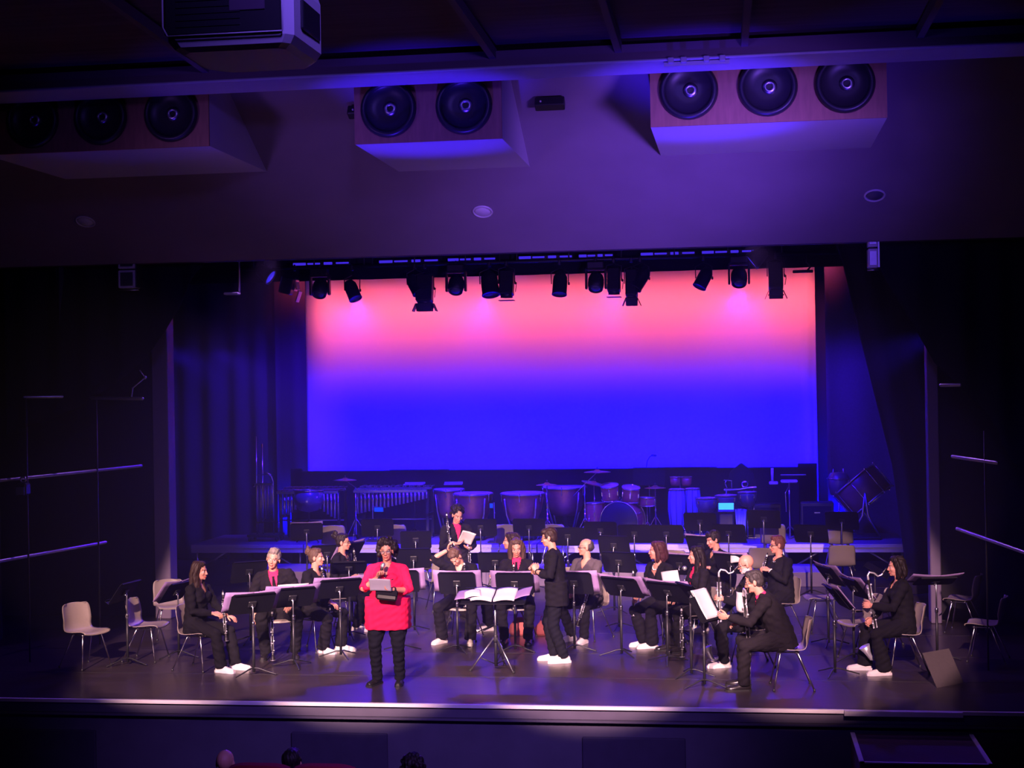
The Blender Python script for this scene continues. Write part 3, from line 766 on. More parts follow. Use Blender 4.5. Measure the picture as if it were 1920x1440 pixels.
# tall chrome chime rack on castors
t = thing('chime_rack', 'tall chrome tube rack of chimes on castors at the dark end of the platform', 'chimes', (-5.76, 11.9, DZ))
b = MB(); b.tube([(-.17, 0, .1), (-.17, 0, 2.0)], .014, 8); b.build('upright', 'chrome', t)
b = MB(); b.tube([(-.05, 0, .1), (-.05, 0, 1.86)], .014, 8); b.build('upright', 'chrome', t)
b = MB(); b.tube([(-.17, 0, 1.26), (.06, 0, 1.27), (.13, 0, 1.22), (.16, 0, 1.12), (.16, 0, .1)], .013, 8); b.build('bent_frame', 'chrome', t)
b = MB(); b.tube([(-.05, 0, 1.30), (.04, 0, 1.30), (.12, 0, 1.26)], .01, 8); b.build('top_loop', 'chrome', t)
b = MB(); b.box((-.02, 0, 1.08), (.36, .08, .04), bev=.008); b.build('damper_bar', 'steel', t)
for k in range(9):
    b = MB(); b.tube([(-.15 + .036 * k, .03 * (k % 2), .3 + .03 * k), (-.15 + .036 * k, .03 * (k % 2), 1.06)], .013, 8); b.build('chime_tube', 'tube', t)
b = MB(); b.box((.0, 0, .36), (.4, .03, .02)); b.tube([(.1, 0, .37), (.25, -.02, .36), (.3, -.04, .33)], .01, 6); b.build('pedal_bar', 'chrome', t)
b = MB(); b.box((0, 0, .11), (.62, .42, .05), bev=.01); b.build('base', 'black', t)
for x in (-.27, .27):
    for y in (-.17, .17):
        b = MB(); b.lathe([(.045, -.015), (.05, 0), (.045, .015)], 14, (x, y, .05), rot(y=90)); b.build('castor', 'rubber', t)
b = MB(); b.ell((-.22, 0, 1.05), .025); b.build('knob', 'chrome', t)

def keyboard(name, label, x0, x1, y, ztop, nres, grp, cloth=False):
    L = x1 - x0
    t = thing(name, label, 'mallet keyboard', ((x0 + x1) / 2, y, DZ), group=grp)
    z = ztop - DZ
    n = 36
    b = MB()
    for k in range(n):
        x = -L / 2 + L * (k + .5) / n
        ln = .42 - .16 * k / n
        b.box((x, -.12, z), (L / n * .82, ln, .022), bev=.004)
        if k % 7 not in (2, 6): b.box((x + L / n * .5, .22, z + .03), (L / n * .7, ln * .9, .022), bev=.004)
    b.build('bars', 'rosewood' if cloth else 'steel', t)
    b = MB(); b.box((0, -.36, z - .035), (L, .03, .05), bev=.006); b.box((0, .46, z - .035), (L * .9, .03, .05), bev=.006); b.build('rail', 'steel', t)
    for k in range(nres):
        u = (k + .5) / nres
        x = -L / 2 + L * u
        ln = (.13 + .40 * abs(math.sin(u * 2.6 + 1.9)) ** 1.2) if cloth else (.42 - .30 * u)
        b = MB(); b.tube([(x, -.2, z - .06), (x, -.2, z - .06 - ln)], L / nres * .40, 8); b.build('resonator', 'tube', t)
    for sx in (-1, 1):
        b = MB(); b.box((sx * (L / 2 - .03), .05, z / 2 - .02), (.05, .55, .05)); b.box((sx * (L / 2 - .03), -.2, z / 2), (.05, .05, z - .08)); b.box((sx * (L / 2 - .03), .3, z / 2), (.05, .05, z - .08)); b.build('end_frame', 'black', t)
        for yy in (-.2, .3):
            b = MB(); b.lathe([(.04, -.012), (.045, 0), (.04, .012)], 12, (sx * (L / 2 - .03), yy, .045), rot(y=90)); b.build('castor', 'rubber', t)
    b = MB(); b.tube([(-L / 2, .05, z * .38), (L / 2, .05, z * .38)], .016, 6); b.build('stretcher', 'steel', t)
    return t
keyboard('vibraphone', 'long vibraphone with short pipes standing next to the chime rack', -5.5, -4.3, 12.15, 1.56, 17, 'mallet keyboards', True)
keyboard('marimba', 'marimba with long pipes standing beside the smaller kettledrum', -4.05, -2.62, 12.35, 1.56, 19, 'mallet keyboards')
for (x, y, z, w_, d_, rz_, lab) in ((-2.28, 12.88, 1.60, .36, .26, 8, 'pale flat tray on a stand beside the smaller kettledrum'), (-3.05, 12.85, 1.60, .40, .26, 4, 'pale mallet tray on a stand behind the marimba')):
    t = thing('mallet_tray', lab, 'tray', (x, y, DZ), rz_)
    b = MB(); b.box((0, 0, z - DZ), (w_, d_, .025), bev=.008); b.box((0, d_ / 2, z - DZ + .02), (w_, .012, .03)); b.build('tray', 'ivory', t)
    b = MB(); b.tube([(0, 0, 0), (0, 0, z - DZ)], .012, 6); b.build('post', 'black', t)
    for k in range(3):
        b = MB(); a = R(90 + 120 * k); b.tube([(0, 0, .15), (.22 * math.cos(a), .22 * math.sin(a), .01)], .009, 6); b.build('leg', 'black', t)
# ridged shell under the vibraphone end (concert tom)
t = thing('concert_tom', 'wide shallow drum standing against the middle of the vibraphone', 'drum', (-4.82, 11.62, DZ))
b = MB(); b.lathe([(.0, .56), (.18, .60), (.26, .72), (.28, .78), (.28, .98), (.0, .985)], 28); b.build('bowl', 'darkdrum', t)
b = MB(); b.ring((0, 0, .98), .285, .012); b.build('hoop', 'chrome', t)
b = MB(); b.tube([(0, 0, 0.02), (0, 0, .58)], .018, 8); b.build('post', 'black', t)
for k in range(3):
    b = MB(); a = R(90 + 120 * k); b.tube([(0, 0, .25), (.25 * math.cos(a), .25 * math.sin(a), .01)], .01, 6); b.build('leg', 'black', t)

def cymbal(x, y, z, r, label, base_z=DZ, tilt=(0, 0), boom=None, post=True, group='cymbals on stands', stand_x=None):
    t = thing('cymbal_stand', label, 'cymbal', (x, y, base_z), group=group)
    h = z - base_z
    m = rot(x=tilt[0], y=tilt[1])
    c_ = V((0, 0, h))
    b = MB(); b.lathe([(.008, .030), (.03, .028), (.05, .015), (.06, .008), (r * .5, .0), (r * .8, -.010), (r, -.020), (r, -.0225), (r * .8, -.013), (r * .5, -.003), (.05, .010), (.006, .022)], 32, c_, m, cap=False); b.build('cymbal', 'brass', t)
    b = MB(); b.lathe([(.012, .03), (.018, .04), (.012, .07), (.006, .075)], 8, c_, m); b.build('wing_nut', 'black', t)
    if boom:
        px, pz = boom
        b = MB(); b.tube([(0, 0, h - .02), (px, 0, pz - base_z), (px * 1.9, 0, pz - base_z - (h - pz + base_z) * .9)], .009, 6); b.build('boom_arm', 'chrome', t)
        sx = px; hh = pz - base_z
    else:
        sx = 0; hh = h
    b = MB(); b.tube([(sx, 0, .12), (sx, 0, hh)], .011, 8); b.tube([(sx, 0, .1), (sx, 0, hh * .55)], .015, 8); b.build('post', 'chrome', t)
    b = MB(); b.ell((sx, 0, hh * .55), (.022, .022, .03), nu=8, nv=6); b.build('clamp', 'chrome', t)
    for k in range(3):
        a = R(30 + 120 * k)
        b = MB(); b.tube([(sx, 0, .42), (sx + .27 * math.cos(a), .27 * math.sin(a), .012)], .009, 6); b.ell((sx + .27 * math.cos(a), .27 * math.sin(a), .015), .014, nu=8, nv=6); b.build('leg', 'chrome', t)
    return t
cymbal(-4.21, 12.0, 1.76, .22, 'suspended cymbal on a tilted boom over the end of the vibraphone', boom=(.2, 1.6))
cymbal(-.28, 11.55, 1.67, .2, 'small cymbal on a straight stand in front of the largest kettledrum')
cymbal(.62, 11.9, 1.88, .25, 'high crash cymbal on the boom arm left of the amber drum kit', boom=(-.24, 1.64))
cymbal(.5, 12.5, 1.63, .24, 'second crash cymbal tilted down beside the amber drum kit', tilt=(4, 14))
cymbal(1.67, 12.2, 1.56, .20, 'cymbal on a straight stand past the snare drum of the amber kit')

def timpano(x, y, r, ztop, label):
    t = thing('kettledrum', label, 'kettledrum', (x, y, DZ), group='row of copper kettledrums')
    h = ztop - DZ
    b = MB(); b.lathe([(.02, h - .58), (r * .45, h - .56), (r * .72, h - .48), (r * .86, h - .34), (r * .94, h - .18), (r * .97, h - .05), (r * .97, h - .03)], 40, cap=True); b.build('bowl', 'copper', t)
    b = MB(); b.lathe([(0, h), (r * .95, h), (r * 1.0, h - .012), (r * 1.0, h - .02)], 40); b.build('skin', 'drumskin', t)
    b = MB(); b.lathe([(r * .98, h - .012), (r * 1.035, h - .012), (r * 1.035, h - .045), (r * .98, h - .045)], 40, cap=False); b.build('hoop', 'steel', t)
    for k in range(6):
        a = R(60 * k + 30)
        b = MB(); b.tube([(r * 1.04 * math.cos(a), r * 1.04 * math.sin(a), h - .0), (r * 1.02 * math.cos(a), r * 1.02 * math.sin(a), h - .16)], .01, 6); b.build('tuning_rod', 'chrome', t)
    for k in range(4):
        a = R(90 * k + 45)
        b = MB(); b.tube([(r * 1.02 * math.cos(a), r * 1.02 * math.sin(a), h - .1), (r * .92 * math.cos(a), r * .92 * math.sin(a), h - .4), (r * .55 * math.cos(a), r * .55 * math.sin(a), .12)], .018, 6); b.build('strut', 'steel', t)
    b = MB(); b.lathe([(r * .62, .04), (r * .62, .09), (r * .3, .14), (.05, .2), (.04, h - .56)], 24); b.build('base', 'black', t)
    b = MB(); b.box((0, -r * .8, .08), (.1, .24, .03), rot(x=18), bev=.008); b.build('pedal', 'steel', t)
    for k in range(3):
        a = R(90 + 120 * k)
        b = MB(); b.lathe([(.035, -.012), (.04, 0), (.035, .012)], 10, (r * .6 * math.cos(a), r * .6 * math.sin(a), .04), rot(y=90)); b.build('castor', 'rubber', t)
    return t
timpano(-2.32, 12.6, .30, 1.53, 'smallest copper kettledrum, half hidden behind its neighbour by the marimba')
timpano(-1.74, 12.0, .37, 1.49, 'copper kettledrum behind the curly haired standing clarinettist')
timpano(-.80, 12.0, .41, 1.49, 'copper kettledrum in the middle with a strut down its front')
timpano(-.1, 12.75, .43, 1.55, 'largest copper kettledrum, behind the small cymbal on a straight stand')
# music stand with a blue light between drums
for x, y, z, lab in ((-3.5, 11.75, 1.2, 'small glowing blue display on a slim stand in front of the marimba'), (-1.55 + .24, 11.5, 1.28, 'tiny blue clip light between two kettledrums')):
    t = thing('blue_display', lab, 'display', (x, y, DZ))
    w_ = .17 if x < -3 else .06
    b = MB(); b.box((0, 0, z - DZ), (w_ + .02, .03, .10), bev=.008); b.build('casing', 'black', t)
    b = MB(); b.box((0, -.017, z - DZ), (w_, .004, .08)); b.build('screen', 'bluescreen', t)
    b = MB(); b.tube([(-.12 if x < -3 else .05, 0, 0.02), (-.12 if x < -3 else .05, 0, z - DZ + .06), (0, .01, z - DZ + .04)], .01, 6); b.build('post', 'steel', t)
    b = MB(); b.box((-.12 if x < -3 else .05, 0, .015), (.24, .2, .025), bev=.008); b.build('foot', 'black', t)

def drum(b_, r, h): return b_.lathe([(r * .99, 0), (r, .01), (r, h - .01), (r * .99, h)], 30)
# amber drum kit: each drum stands or hangs on its own
def kit_drum(name, label, loc, r, h, m=None, cat='drum', mt='lacquer', legs=None, head='drumskin', lugs=6, arm=None, group='amber drum kit'):
    t = thing(name, label, cat, loc, group=group)
    m = m or Matrix.Identity(3)
    b = MB(); b.lathe([(r * .985, 0), (r, .01), (r, h - .01), (r * .985, h)], 32, mtx=m, cap=False); b.build('drum_shell', mt, t)
    for zz, nm in ((h, 'batter_head'), (0.0, 'resonant_head')):
        b = MB(); b.lathe([(0, zz), (r * .98, zz), (r * .99, zz - .004 if zz else .004)], 32, mtx=m, cap=False); b.build(nm, head if zz else 'blackplastic' if name == 'bass_drum' else head, t)
        b = MB(); b.ring(m @ V((0, 0, zz)), r * 1.015, .012, m, 32, 6); b.build('hoop', 'chrome', t)
    for k in range(lugs):
        a = 2 * math.pi * (k + .5) / lugs
        b = MB(); b.box(m @ V((r * 1.02 * math.cos(a), r * 1.02 * math.sin(a), h * .5)), (.022, .022, min(.09, h * .5)), m, bev=.006); b.tube([m @ V((r * 1.03 * math.cos(a), r * 1.03 * math.sin(a), .0)), m @ V((r * 1.03 * math.cos(a), r * 1.03 * math.sin(a), h))], .004, 5); b.build('lug', 'chrome', t)
    for p, q in (legs or []):
        b = MB(); b.tube([p, q], .009, 6); b.build('leg', 'chrome', t)
    if arm:
        b = MB(); b.tube(arm, .012, 6); b.build('holder', 'chrome', t)
    return t
kit_drum('bass_drum', 'amber lacquered bass drum with black front skin, lying on its side', (1.02, 11.72, DZ + .36), .36, .46, rot(x=-90, z=-14), legs=[((-.28, .05, -.15), (-.46, -.05, -.355)), ((.28, .1, -.15), (.46, 0.05, -.355))], lugs=8)
kit_drum('tom_drum', 'amber tom drum mounted over the bass drum, nearer the crash cymbals', (.86, 11.95, DZ + .76), .165, .26, rot(x=14, y=-4), arm=[(.1, 0, .05), (.17, .02, -.1), (.17, .02, -.42)])
kit_drum('tom_drum', 'amber tom drum mounted over the bass drum, nearer the snare', (1.22, 11.97, DZ + .73), .165, .25, rot(x=14, y=5), arm=[(-.1, 0, .05), (-.17, .02, -.1), (-.17, .02, -.42)])
kit_drum('floor_tom', 'amber floor tom standing on legs beside the bass drum', (.56, 12.05, DZ + .28), .2, .40, legs=[((.2, 0, .2), (.24, 0, -.27)), ((-.1, .17, .2), (-.12, .2, -.27)), ((-.1, -.17, .2), (-.12, -.2, -.27))])
t = kit_drum('snare_drum', 'amber snare drum on a low stand beside the bass drum', (1.52, 12.1, DZ + .62), .17, .15, legs=[((0, 0, -.02), (0, 0, -.45)), ((0, 0, -.3), (.2, .1, -.61)), ((0, 0, -.3), (-.2, .1, -.61)), ((0, 0, -.3), (0, -.22, -.61))])
b = MB(); b.tube([(0, 0, 0), (0, 0, .32), (.05, -.06, .42)], .008, 6)
t = thing('drum_microphone', 'microphone on a short bent stand in front of the bass drum', 'microphone', (.3, 11.35, DZ))
b = MB(); b.tube([(0, 0, 0.02), (0, 0, .18), (.1, .05, .3), (.24, .1, .33)], .009, 6); b.build('boom', 'chrome', t)
b = MB(); b.lathe([(.09, 0), (.09, .015), (.02, .025)], 16); b.build('base', 'black', t)
b = MB(); b.ell((.0, 0, .2), .028); b.build('clamp', 'mesh', t); b = MB(); b.tube([(.2, .09, .33), (.32, .12, .335)], .022, 8, round_=True); b.build('capsule', 'mesh', t)
t = thing('drum_microphone', 'small bright microphone low in front of the kit by the platform edge', 'microphone', (.02, 11.3, DZ))
b = MB(); b.tube([(0, 0, 0.02), (0, 0, .12), (.07, 0, .2)], .009, 6); b.build('boom', 'chrome', t)
b = MB(); b.lathe([(.07, 0), (.07, .015), (.02, .025)], 14); b.build('base', 'black', t); b = MB(); b.ell((.08, 0, .21), .032); b.build('capsule', 'mesh', t)
t = thing('flight_case', 'low flat black case lying on the platform beyond the amber kit', 'case', (1.85, 11.55, DZ), 0)
b = MB(); b.box((0, 0, .09), (.42, .4, .17), bev=.012); b.build('box', 'deck', t)
b = MB(); b.box((0, -.0, .125), (.425, .405, .008)); b.build('trim', 'steel', t)
b = MB(); b.tube([(-.06, -.2, .08), (-.06, -.225, .08), (.06, -.225, .08), (.06, -.2, .08)], .007, 5); b.build('handle', 'chrome', t)

# congas
for k, (x, y, r, lab) in enumerate(((2.07, 12.0, .15, 'taller striped conga drum nearest the amber kit'), (2.36, 12.15, .14, 'second striped conga drum next to the round timbales'))):
    t = thing('conga_drum', lab, 'drum', (x, y, DZ), group='conga drums')
    b = MB(); b.lathe([(r * .72, .18), (r * .85, .26), (r * 1.06, .55), (r * 1.05, .72), (r * .92, .92)], 26, cap=True); b.build('drum_shell', 'towel', t)
    b = MB()
    for q in range(8):
        a = 2 * math.pi * q / 8
        b.tube([(r * .88 * math.cos(a), r * .88 * math.sin(a), .27), (r * 1.075 * math.cos(a), r * 1.075 * math.sin(a), .55), (r * .95 * math.cos(a), r * .95 * math.sin(a), .91)], .008, 5)
    b.build('stave_strip', 'darkdrum', t)
    b = MB(); b.lathe([(0, .935), (r * .9, .935), (r * .97, .92)], 26, cap=False); b.build('skin', 'drumskin', t)
    b = MB(); b.ring((0, 0, .925), r * .97, .012, None, 26, 6); b.build('hoop', 'chrome', t)
    for q in range(3):
        a = R(90 + 120 * q)
        b = MB(); b.tube([(r * .7 * math.cos(a), r * .7 * math.sin(a), .3), (r * 1.7 * math.cos(a), r * 1.7 * math.sin(a), .01)], .01, 6); b.build('leg', 'chrome', t)
t = thing('bongo_drums', 'pair of small bongo drums on a post behind the congas', 'drum', (2.12, 12.5, DZ))
for x in (-.09, .12):
    b = MB(); b.lathe([(.08, .96), (.095, 1.0), (.1, 1.12)], 20, (x, 0, 0)); d_ = b.build('drum_shell', 'lacquer', t)
    b = MB(); b.ring((x, 0, 1.12), .102, .01, None, 20, 5); b.build('hoop', 'chrome', d_)
b = MB(); b.tube([(0, 0, .02), (0, 0, 1.02)], .014, 6); b.build('post', 'chrome', t)
for q in range(3):
    a = R(90 + 120 * q)
    b = MB(); b.tube([(0, 0, .3), (.28 * math.cos(a), .28 * math.sin(a), .01)], .01, 6); b.build('leg', 'chrome', t)

# second, dark kit: bowl shaped toms on a frame
for x, y, z, r, lab in ((2.62, 11.85, 1.10, .20, 'dark rounded tom nearest the congas on the second kit'), (2.98, 11.95, 1.14, .21, 'dark rounded tom above the lit tablet'), (3.36, 11.9, 1.20, .17, 'dark rounded tom under the percussion rail, next to the hanging towel')):
    t = thing('rack_tom', lab, 'drum', (x, y, DZ), group='dark second drum kit')
    h = z - DZ
    b = MB(); b.lathe([(.04, h), (r * .6, h + .02), (r * .92, h + .12), (r, h + .22), (r, h + .27)], 26); b.build('bowl', 'darkdrum', t)
    b = MB(); b.lathe([(0, h + .28), (r, h + .275), (r * 1.02, h + .26)], 26, cap=False); b.build('skin', 'drumskin', t)
    b = MB(); b.ring((0, 0, h + .275), r * 1.03, .011, None, 26, 5); b.build('hoop', 'chrome', t)
    b = MB(); b.tube([(0, .1, .02), (0, .1, h + .1)], .013, 6); b.box((0, 0.1, .015), (.3, .3, .02)); b.build('post', 'chrome', t)
    for q in range(4):
        a = R(90 * q + 45)
        b = MB(); b.box((r * 1.02 * math.cos(a), r * 1.02 * math.sin(a), h + .2), (.02, .02, .07), bev=.005); b.build('lug', 'chrome', t)
t = thing('percussion_rail', 'chrome percussion rail with small clamps over the dark toms', 'percussion rack', (3.2, 12.15, DZ))
b = MB(); b.tube([(-.25, 0, .90), (.02, 0, .905), (.15, 0, .93), (.32, 0, .945)], .022, 8, round_=True); b.build('rail', 'chrome', t)
for x in (-.22, .28):
    b = MB(); b.tube([(x, 0, .02), (x, 0, .9)], .015, 6); b.box((x, 0, .015), (.25, .25, .025)); b.build('post', 'chrome', t)
b = MB(); b.tube([(-.2, 0, .92), (-.24, 0, 1.02), (-.22, 0, 1.07)], .012, 6); b.tube([(-.12, 0, .92), (-.12, 0, 1.07), (-.26, 0, 1.08)], .014, 6); b.build('clamp', 'chrome', t)
b = MB(); b.ring((.12, 0, 1.0), .055, .013, rot(x=70), 18, 5); b.tube([(.07, 0, 1.03), (.2, 0, 1.05)], .012, 6); b.build('cowbell_ring', 'chrome', t)
t = thing('tablet', 'tablet with a glowing cyan screen on a stand among the dark toms', 'tablet', (2.98, 11.42, DZ))
m = rot(x=-38)
b = MB(); b.box((0, 0, .63), (.30, .02, .2), m, bev=.008); b.build('casing', 'black', t)
b = MB(); b.box(V((0, 0, .63)) + m @ V((0, -.012, 0.02)), (.27, .004, .14), m); b.build('screen', 'cyanscreen', t)
b = MB(); b.tube([(0, .02, .02), (0, .02, .6)], .012, 6); b.box((0, .02, .015), (.28, .24, .025)); b.build('post', 'black', t)
b = MB(); b.box((0, .05, .36), (.26, .2, .34), bev=.02); b.build('amplifier_body', 'blackplastic', t)
b = MB(); b.sheet(lambda u, v: (-.09 + .18 * (u - .5) * (1 - .25 * (v - .5)) + .09, .025 * math.sin(u * 12 + v * 2), .62 - .46 * v - .03 * math.sin(u * 3.1) * (v > .8)), 14, 12, .01)
t = tag(b.build('towel', 'towel', None, (3.24, 11.4, DZ - .02)), 'pale blue towel hanging beside the lit tablet', 'towel')
t = thing('towel_rack', 'thin stand the pale blue towel hangs from', 'rack', (3.24, 11.44, DZ))
b = MB(); b.tube([(0, 0, .02), (0, 0, .6), (-.08, -.04, .605), (.08, -.04, .605)], .009, 6); b.build('post', 'chrome', t)
b = MB(); b.box((0, 0, .012), (.22, .2, .02), bev=.006); b.build('foot', 'black', t)
# black amplifier boxes
for x, y, z, w_, h_, lab in ((3.72, 12.5, DZ, .52, .62, 'dark speaker box behind the end of the percussion rail'), (4.62, 12.3, DZ, .6, .66, 'dark flight case with a logo plate left of the tilted bass drum')):
    t = thing('equipment_box', lab, 'equipment case', (x, y, z))
    b = MB(); b.box((0, 0, h_ / 2), (w_, .4, h_), bev=.015); b.build('cabinet', 'blackplastic', t)
    b = MB(); b.box((0, -.203, h_ / 2), (w_ * .86, .008, h_ * .8), bev=.003); b.build('grille', 'drape', t)
    b = MB(); b.box((0, -.21, h_ * .72), (.1, .006, .022)); b.build('badge', 'steel', t)
# small percussion table with stand
t = thing('percussion_table', 'small padded percussion table on a slim stand with a jointed arm', 'table', (4.12, 12.0, DZ))
b = MB(); b.box((0, 0, 1.06), (.30, .26, .05), bev=.015); b.box((-.28, 0, 1.03), (.16, .2, .05), bev=.012); b.build('top', 'ivory', t)
b = MB(); b.box((.08, .1, 1.17), (.46, .14, .015), bev=.005); b.build('shelf', 'steel', t)
b = MB(); b.tube([(-.30, .02, 1.05), (-.30, .02, 1.3)], .025, 8); b.build('shaker', 'ivory', t)
b = MB(); b.tube([(0, 0, .02), (0, 0, 1.05)], .014, 8); b.tube([(-.06, 0, .5), (-.07, 0, .85), (0, 0, .97)], .01, 6); b.build('post', 'chrome', t)
for q in range(3):
    a = R(90 + 120 * q)
    b = MB(); b.tube([(0, 0, .25), (.25 * math.cos(a), .25 * math.sin(a), .01)], .011, 6); b.build('leg', 'chrome', t)
# tilted concert bass drum
t = thing('concert_bass_drum', 'big concert bass drum tilted on its stand at the far end of the platform', 'bass drum', (5.45, 12.2, DZ))
m = Matrix.Rotation(R(-35), 3, 'Y') @ Matrix.Rotation(R(8), 3, 'Z')
m = along((-.63, .14, .77))
cc = V((0, 0, .86))
b = MB(); b.lathe([(.44, -.25), (.45, -.24), (.45, .24), (.44, .25)], 44, cc, m, cap=False); b.build('drum_shell', 'browndrum', t)
for zz in (-.25, .25):
    b = MB(); b.lathe([(0, zz), (.44, zz), (.445, zz * .98)], 44, cc, m, cap=False); b.build('skin', 'darkdrum', t)
    b = MB(); b.ring(cc + m @ V((0, 0, zz)), .458, .016, m, 44, 6); b.build('hoop', 'steel', t)
for q in range(8):
    a = 2 * math.pi * q / 8
    b = MB(); b.tube([cc + m @ V((.475 * math.cos(a), .475 * math.sin(a), -.25)), cc + m @ V((.475 * math.cos(a), .475 * math.sin(a), .25))], .008, 5); b.ell(cc + m @ V((.475 * math.cos(a), .475 * math.sin(a), -.27)), .02, nu=8, nv=5); b.ell(cc + m @ V((.475 * math.cos(a), .475 * math.sin(a), .27)), .02, nu=8, nv=5); b.build('tension_rod', 'chrome', t)
for sx in (-1, 1):
    b = MB(); b.tube([(.28 * sx, -.3, .03), (.05 * sx, -.48, .45), (0.0, -.50, .86)], .02, 8); b.tube([(.28 * sx, .3, .03), (.05 * sx, .48, .45), (0, .50, .86)], .02, 8); b.build('stand_leg', 'steel', t)
b = MB(); b.box((0, 0, .03), (.6, .75, .03), bev=.01); b.build('stand_base', 'black', t)
for sx in (-1, 1):
    b = MB(); b.lathe([(.03, -.012), (.035, 0), (.03, .012)], 10, (.27 * sx, -.34, .035), rot(y=90)); b.build('castor', 'rubber', t)
t = thing('concert_tom', 'round drum with two short upright rods, behind the tilted concert bass drum', 'drum', (5.05, 12.75, DZ))
b = MB(); b.lathe([(.10, .72), (.17, .78), (.20, .92), (.20, 1.06), (.15, 1.16), (0, 1.18)], 26); b.build('bowl', 'darkdrum', t)
b = MB(); b.ring((0, 0, 1.06), .205, .012); b.build('hoop', 'chrome', t)
for sx in (-1, 1):
    b = MB(); b.tube([(sx * .1, 0, 1.1), (sx * .09, 0, 1.24)], .016, 6); b.build('rod', 'steel', t)
b = MB(); b.tube([(0, 0, .02), (0, 0, .75)], .016, 8); b.box((0, 0, .015), (.3, .3, .025)); b.build('post', 'steel', t)
# dark silhouettes along the foot of the back cloth
t = stand(1.53, 12.7, 1.12, 180, 'wide black music stand with a gooseneck lamp against the blue cloth', tilt=12, w=.6, z=DZ)
b = MB(); b.tube([(.05, .03, 1.28), (.03, .0, 1.42), (-.02, -.02, 1.50), (-.08, -.02, 1.53)], .009, 6); b.tube([(-.06, -.02, 1.525), (-.13, -.02, 1.52)], .018, 8, round_=True); b.build('gooseneck_lamp', 'black', t)
t = thing('covered_stand', 'dark cloth-covered stand rising in a point against the blue cloth', 'covered instrument', (3.26, 12.75, DZ))
b = MB(); b.loft([[(x * k, y * k, z) for x, y in ((-.26, -.14), (-.1, -.17), (.1, -.17), (.26, -.14), (.28, .1), (0, .17), (-.28, .1))] for z, k in ((0.02, 1.0), (.5, .95), (1.0, .95), (1.2, .75), (1.33, .2), (1.36, .05))], True); b.build('cover', 'drape', t)
b = MB(); b.box((0, 0, 0.012), (.5, .3, .024)); b.build('base', 'black', t)
# ------------------------------------------------------------------ people
RM = []     # (object, callback) meshes grown by voxel remesh at the end
def grow(o, vox, smooth=2, fac=0.5, cb=None):
    md = o.modifiers.new('remesh', 'REMESH'); md.mode = 'VOXEL'; md.voxel_size = vox; md.use_smooth_shade = True
    if smooth:
        sm = o.modifiers.new('smooth', 'SMOOTH'); sm.factor = fac; sm.iterations = smooth
    RM.append((o, cb))
    return o
def ik(a, c, l1, l2, pole):
    a, c, pole = V(a), V(c), V(pole)
    d = c - a
    L = min(d.length, (l1 + l2) * 0.999)
    dn = d.normalized()
    if d.length > L: c = a + dn * L
    x = (l1 * l1 - l2 * l2 + L * L) / (2 * L)
    h = math.sqrt(max(l1 * l1 - x * x, 1e-6))
    p = pole - dn * pole.dot(dn)
    p.normalize()
    return a + dn * x + p * h, c
def ripple(me, fn):
    n = len(me.vertices)
    co = np.empty(n * 3, dtype=np.float32); no = np.empty(n * 3, dtype=np.float32)
    me.vertices.foreach_get('co', co); me.vertices.foreach_get('normal', no)
    co = co.reshape(-1, 3); no = no.reshape(-1, 3)
    co = co + no * fn(co)[:, None]
    me.vertices.foreach_set('co', co.astype(np.float32).ravel())
SKIN = (0.60, 0.28, 0.19)

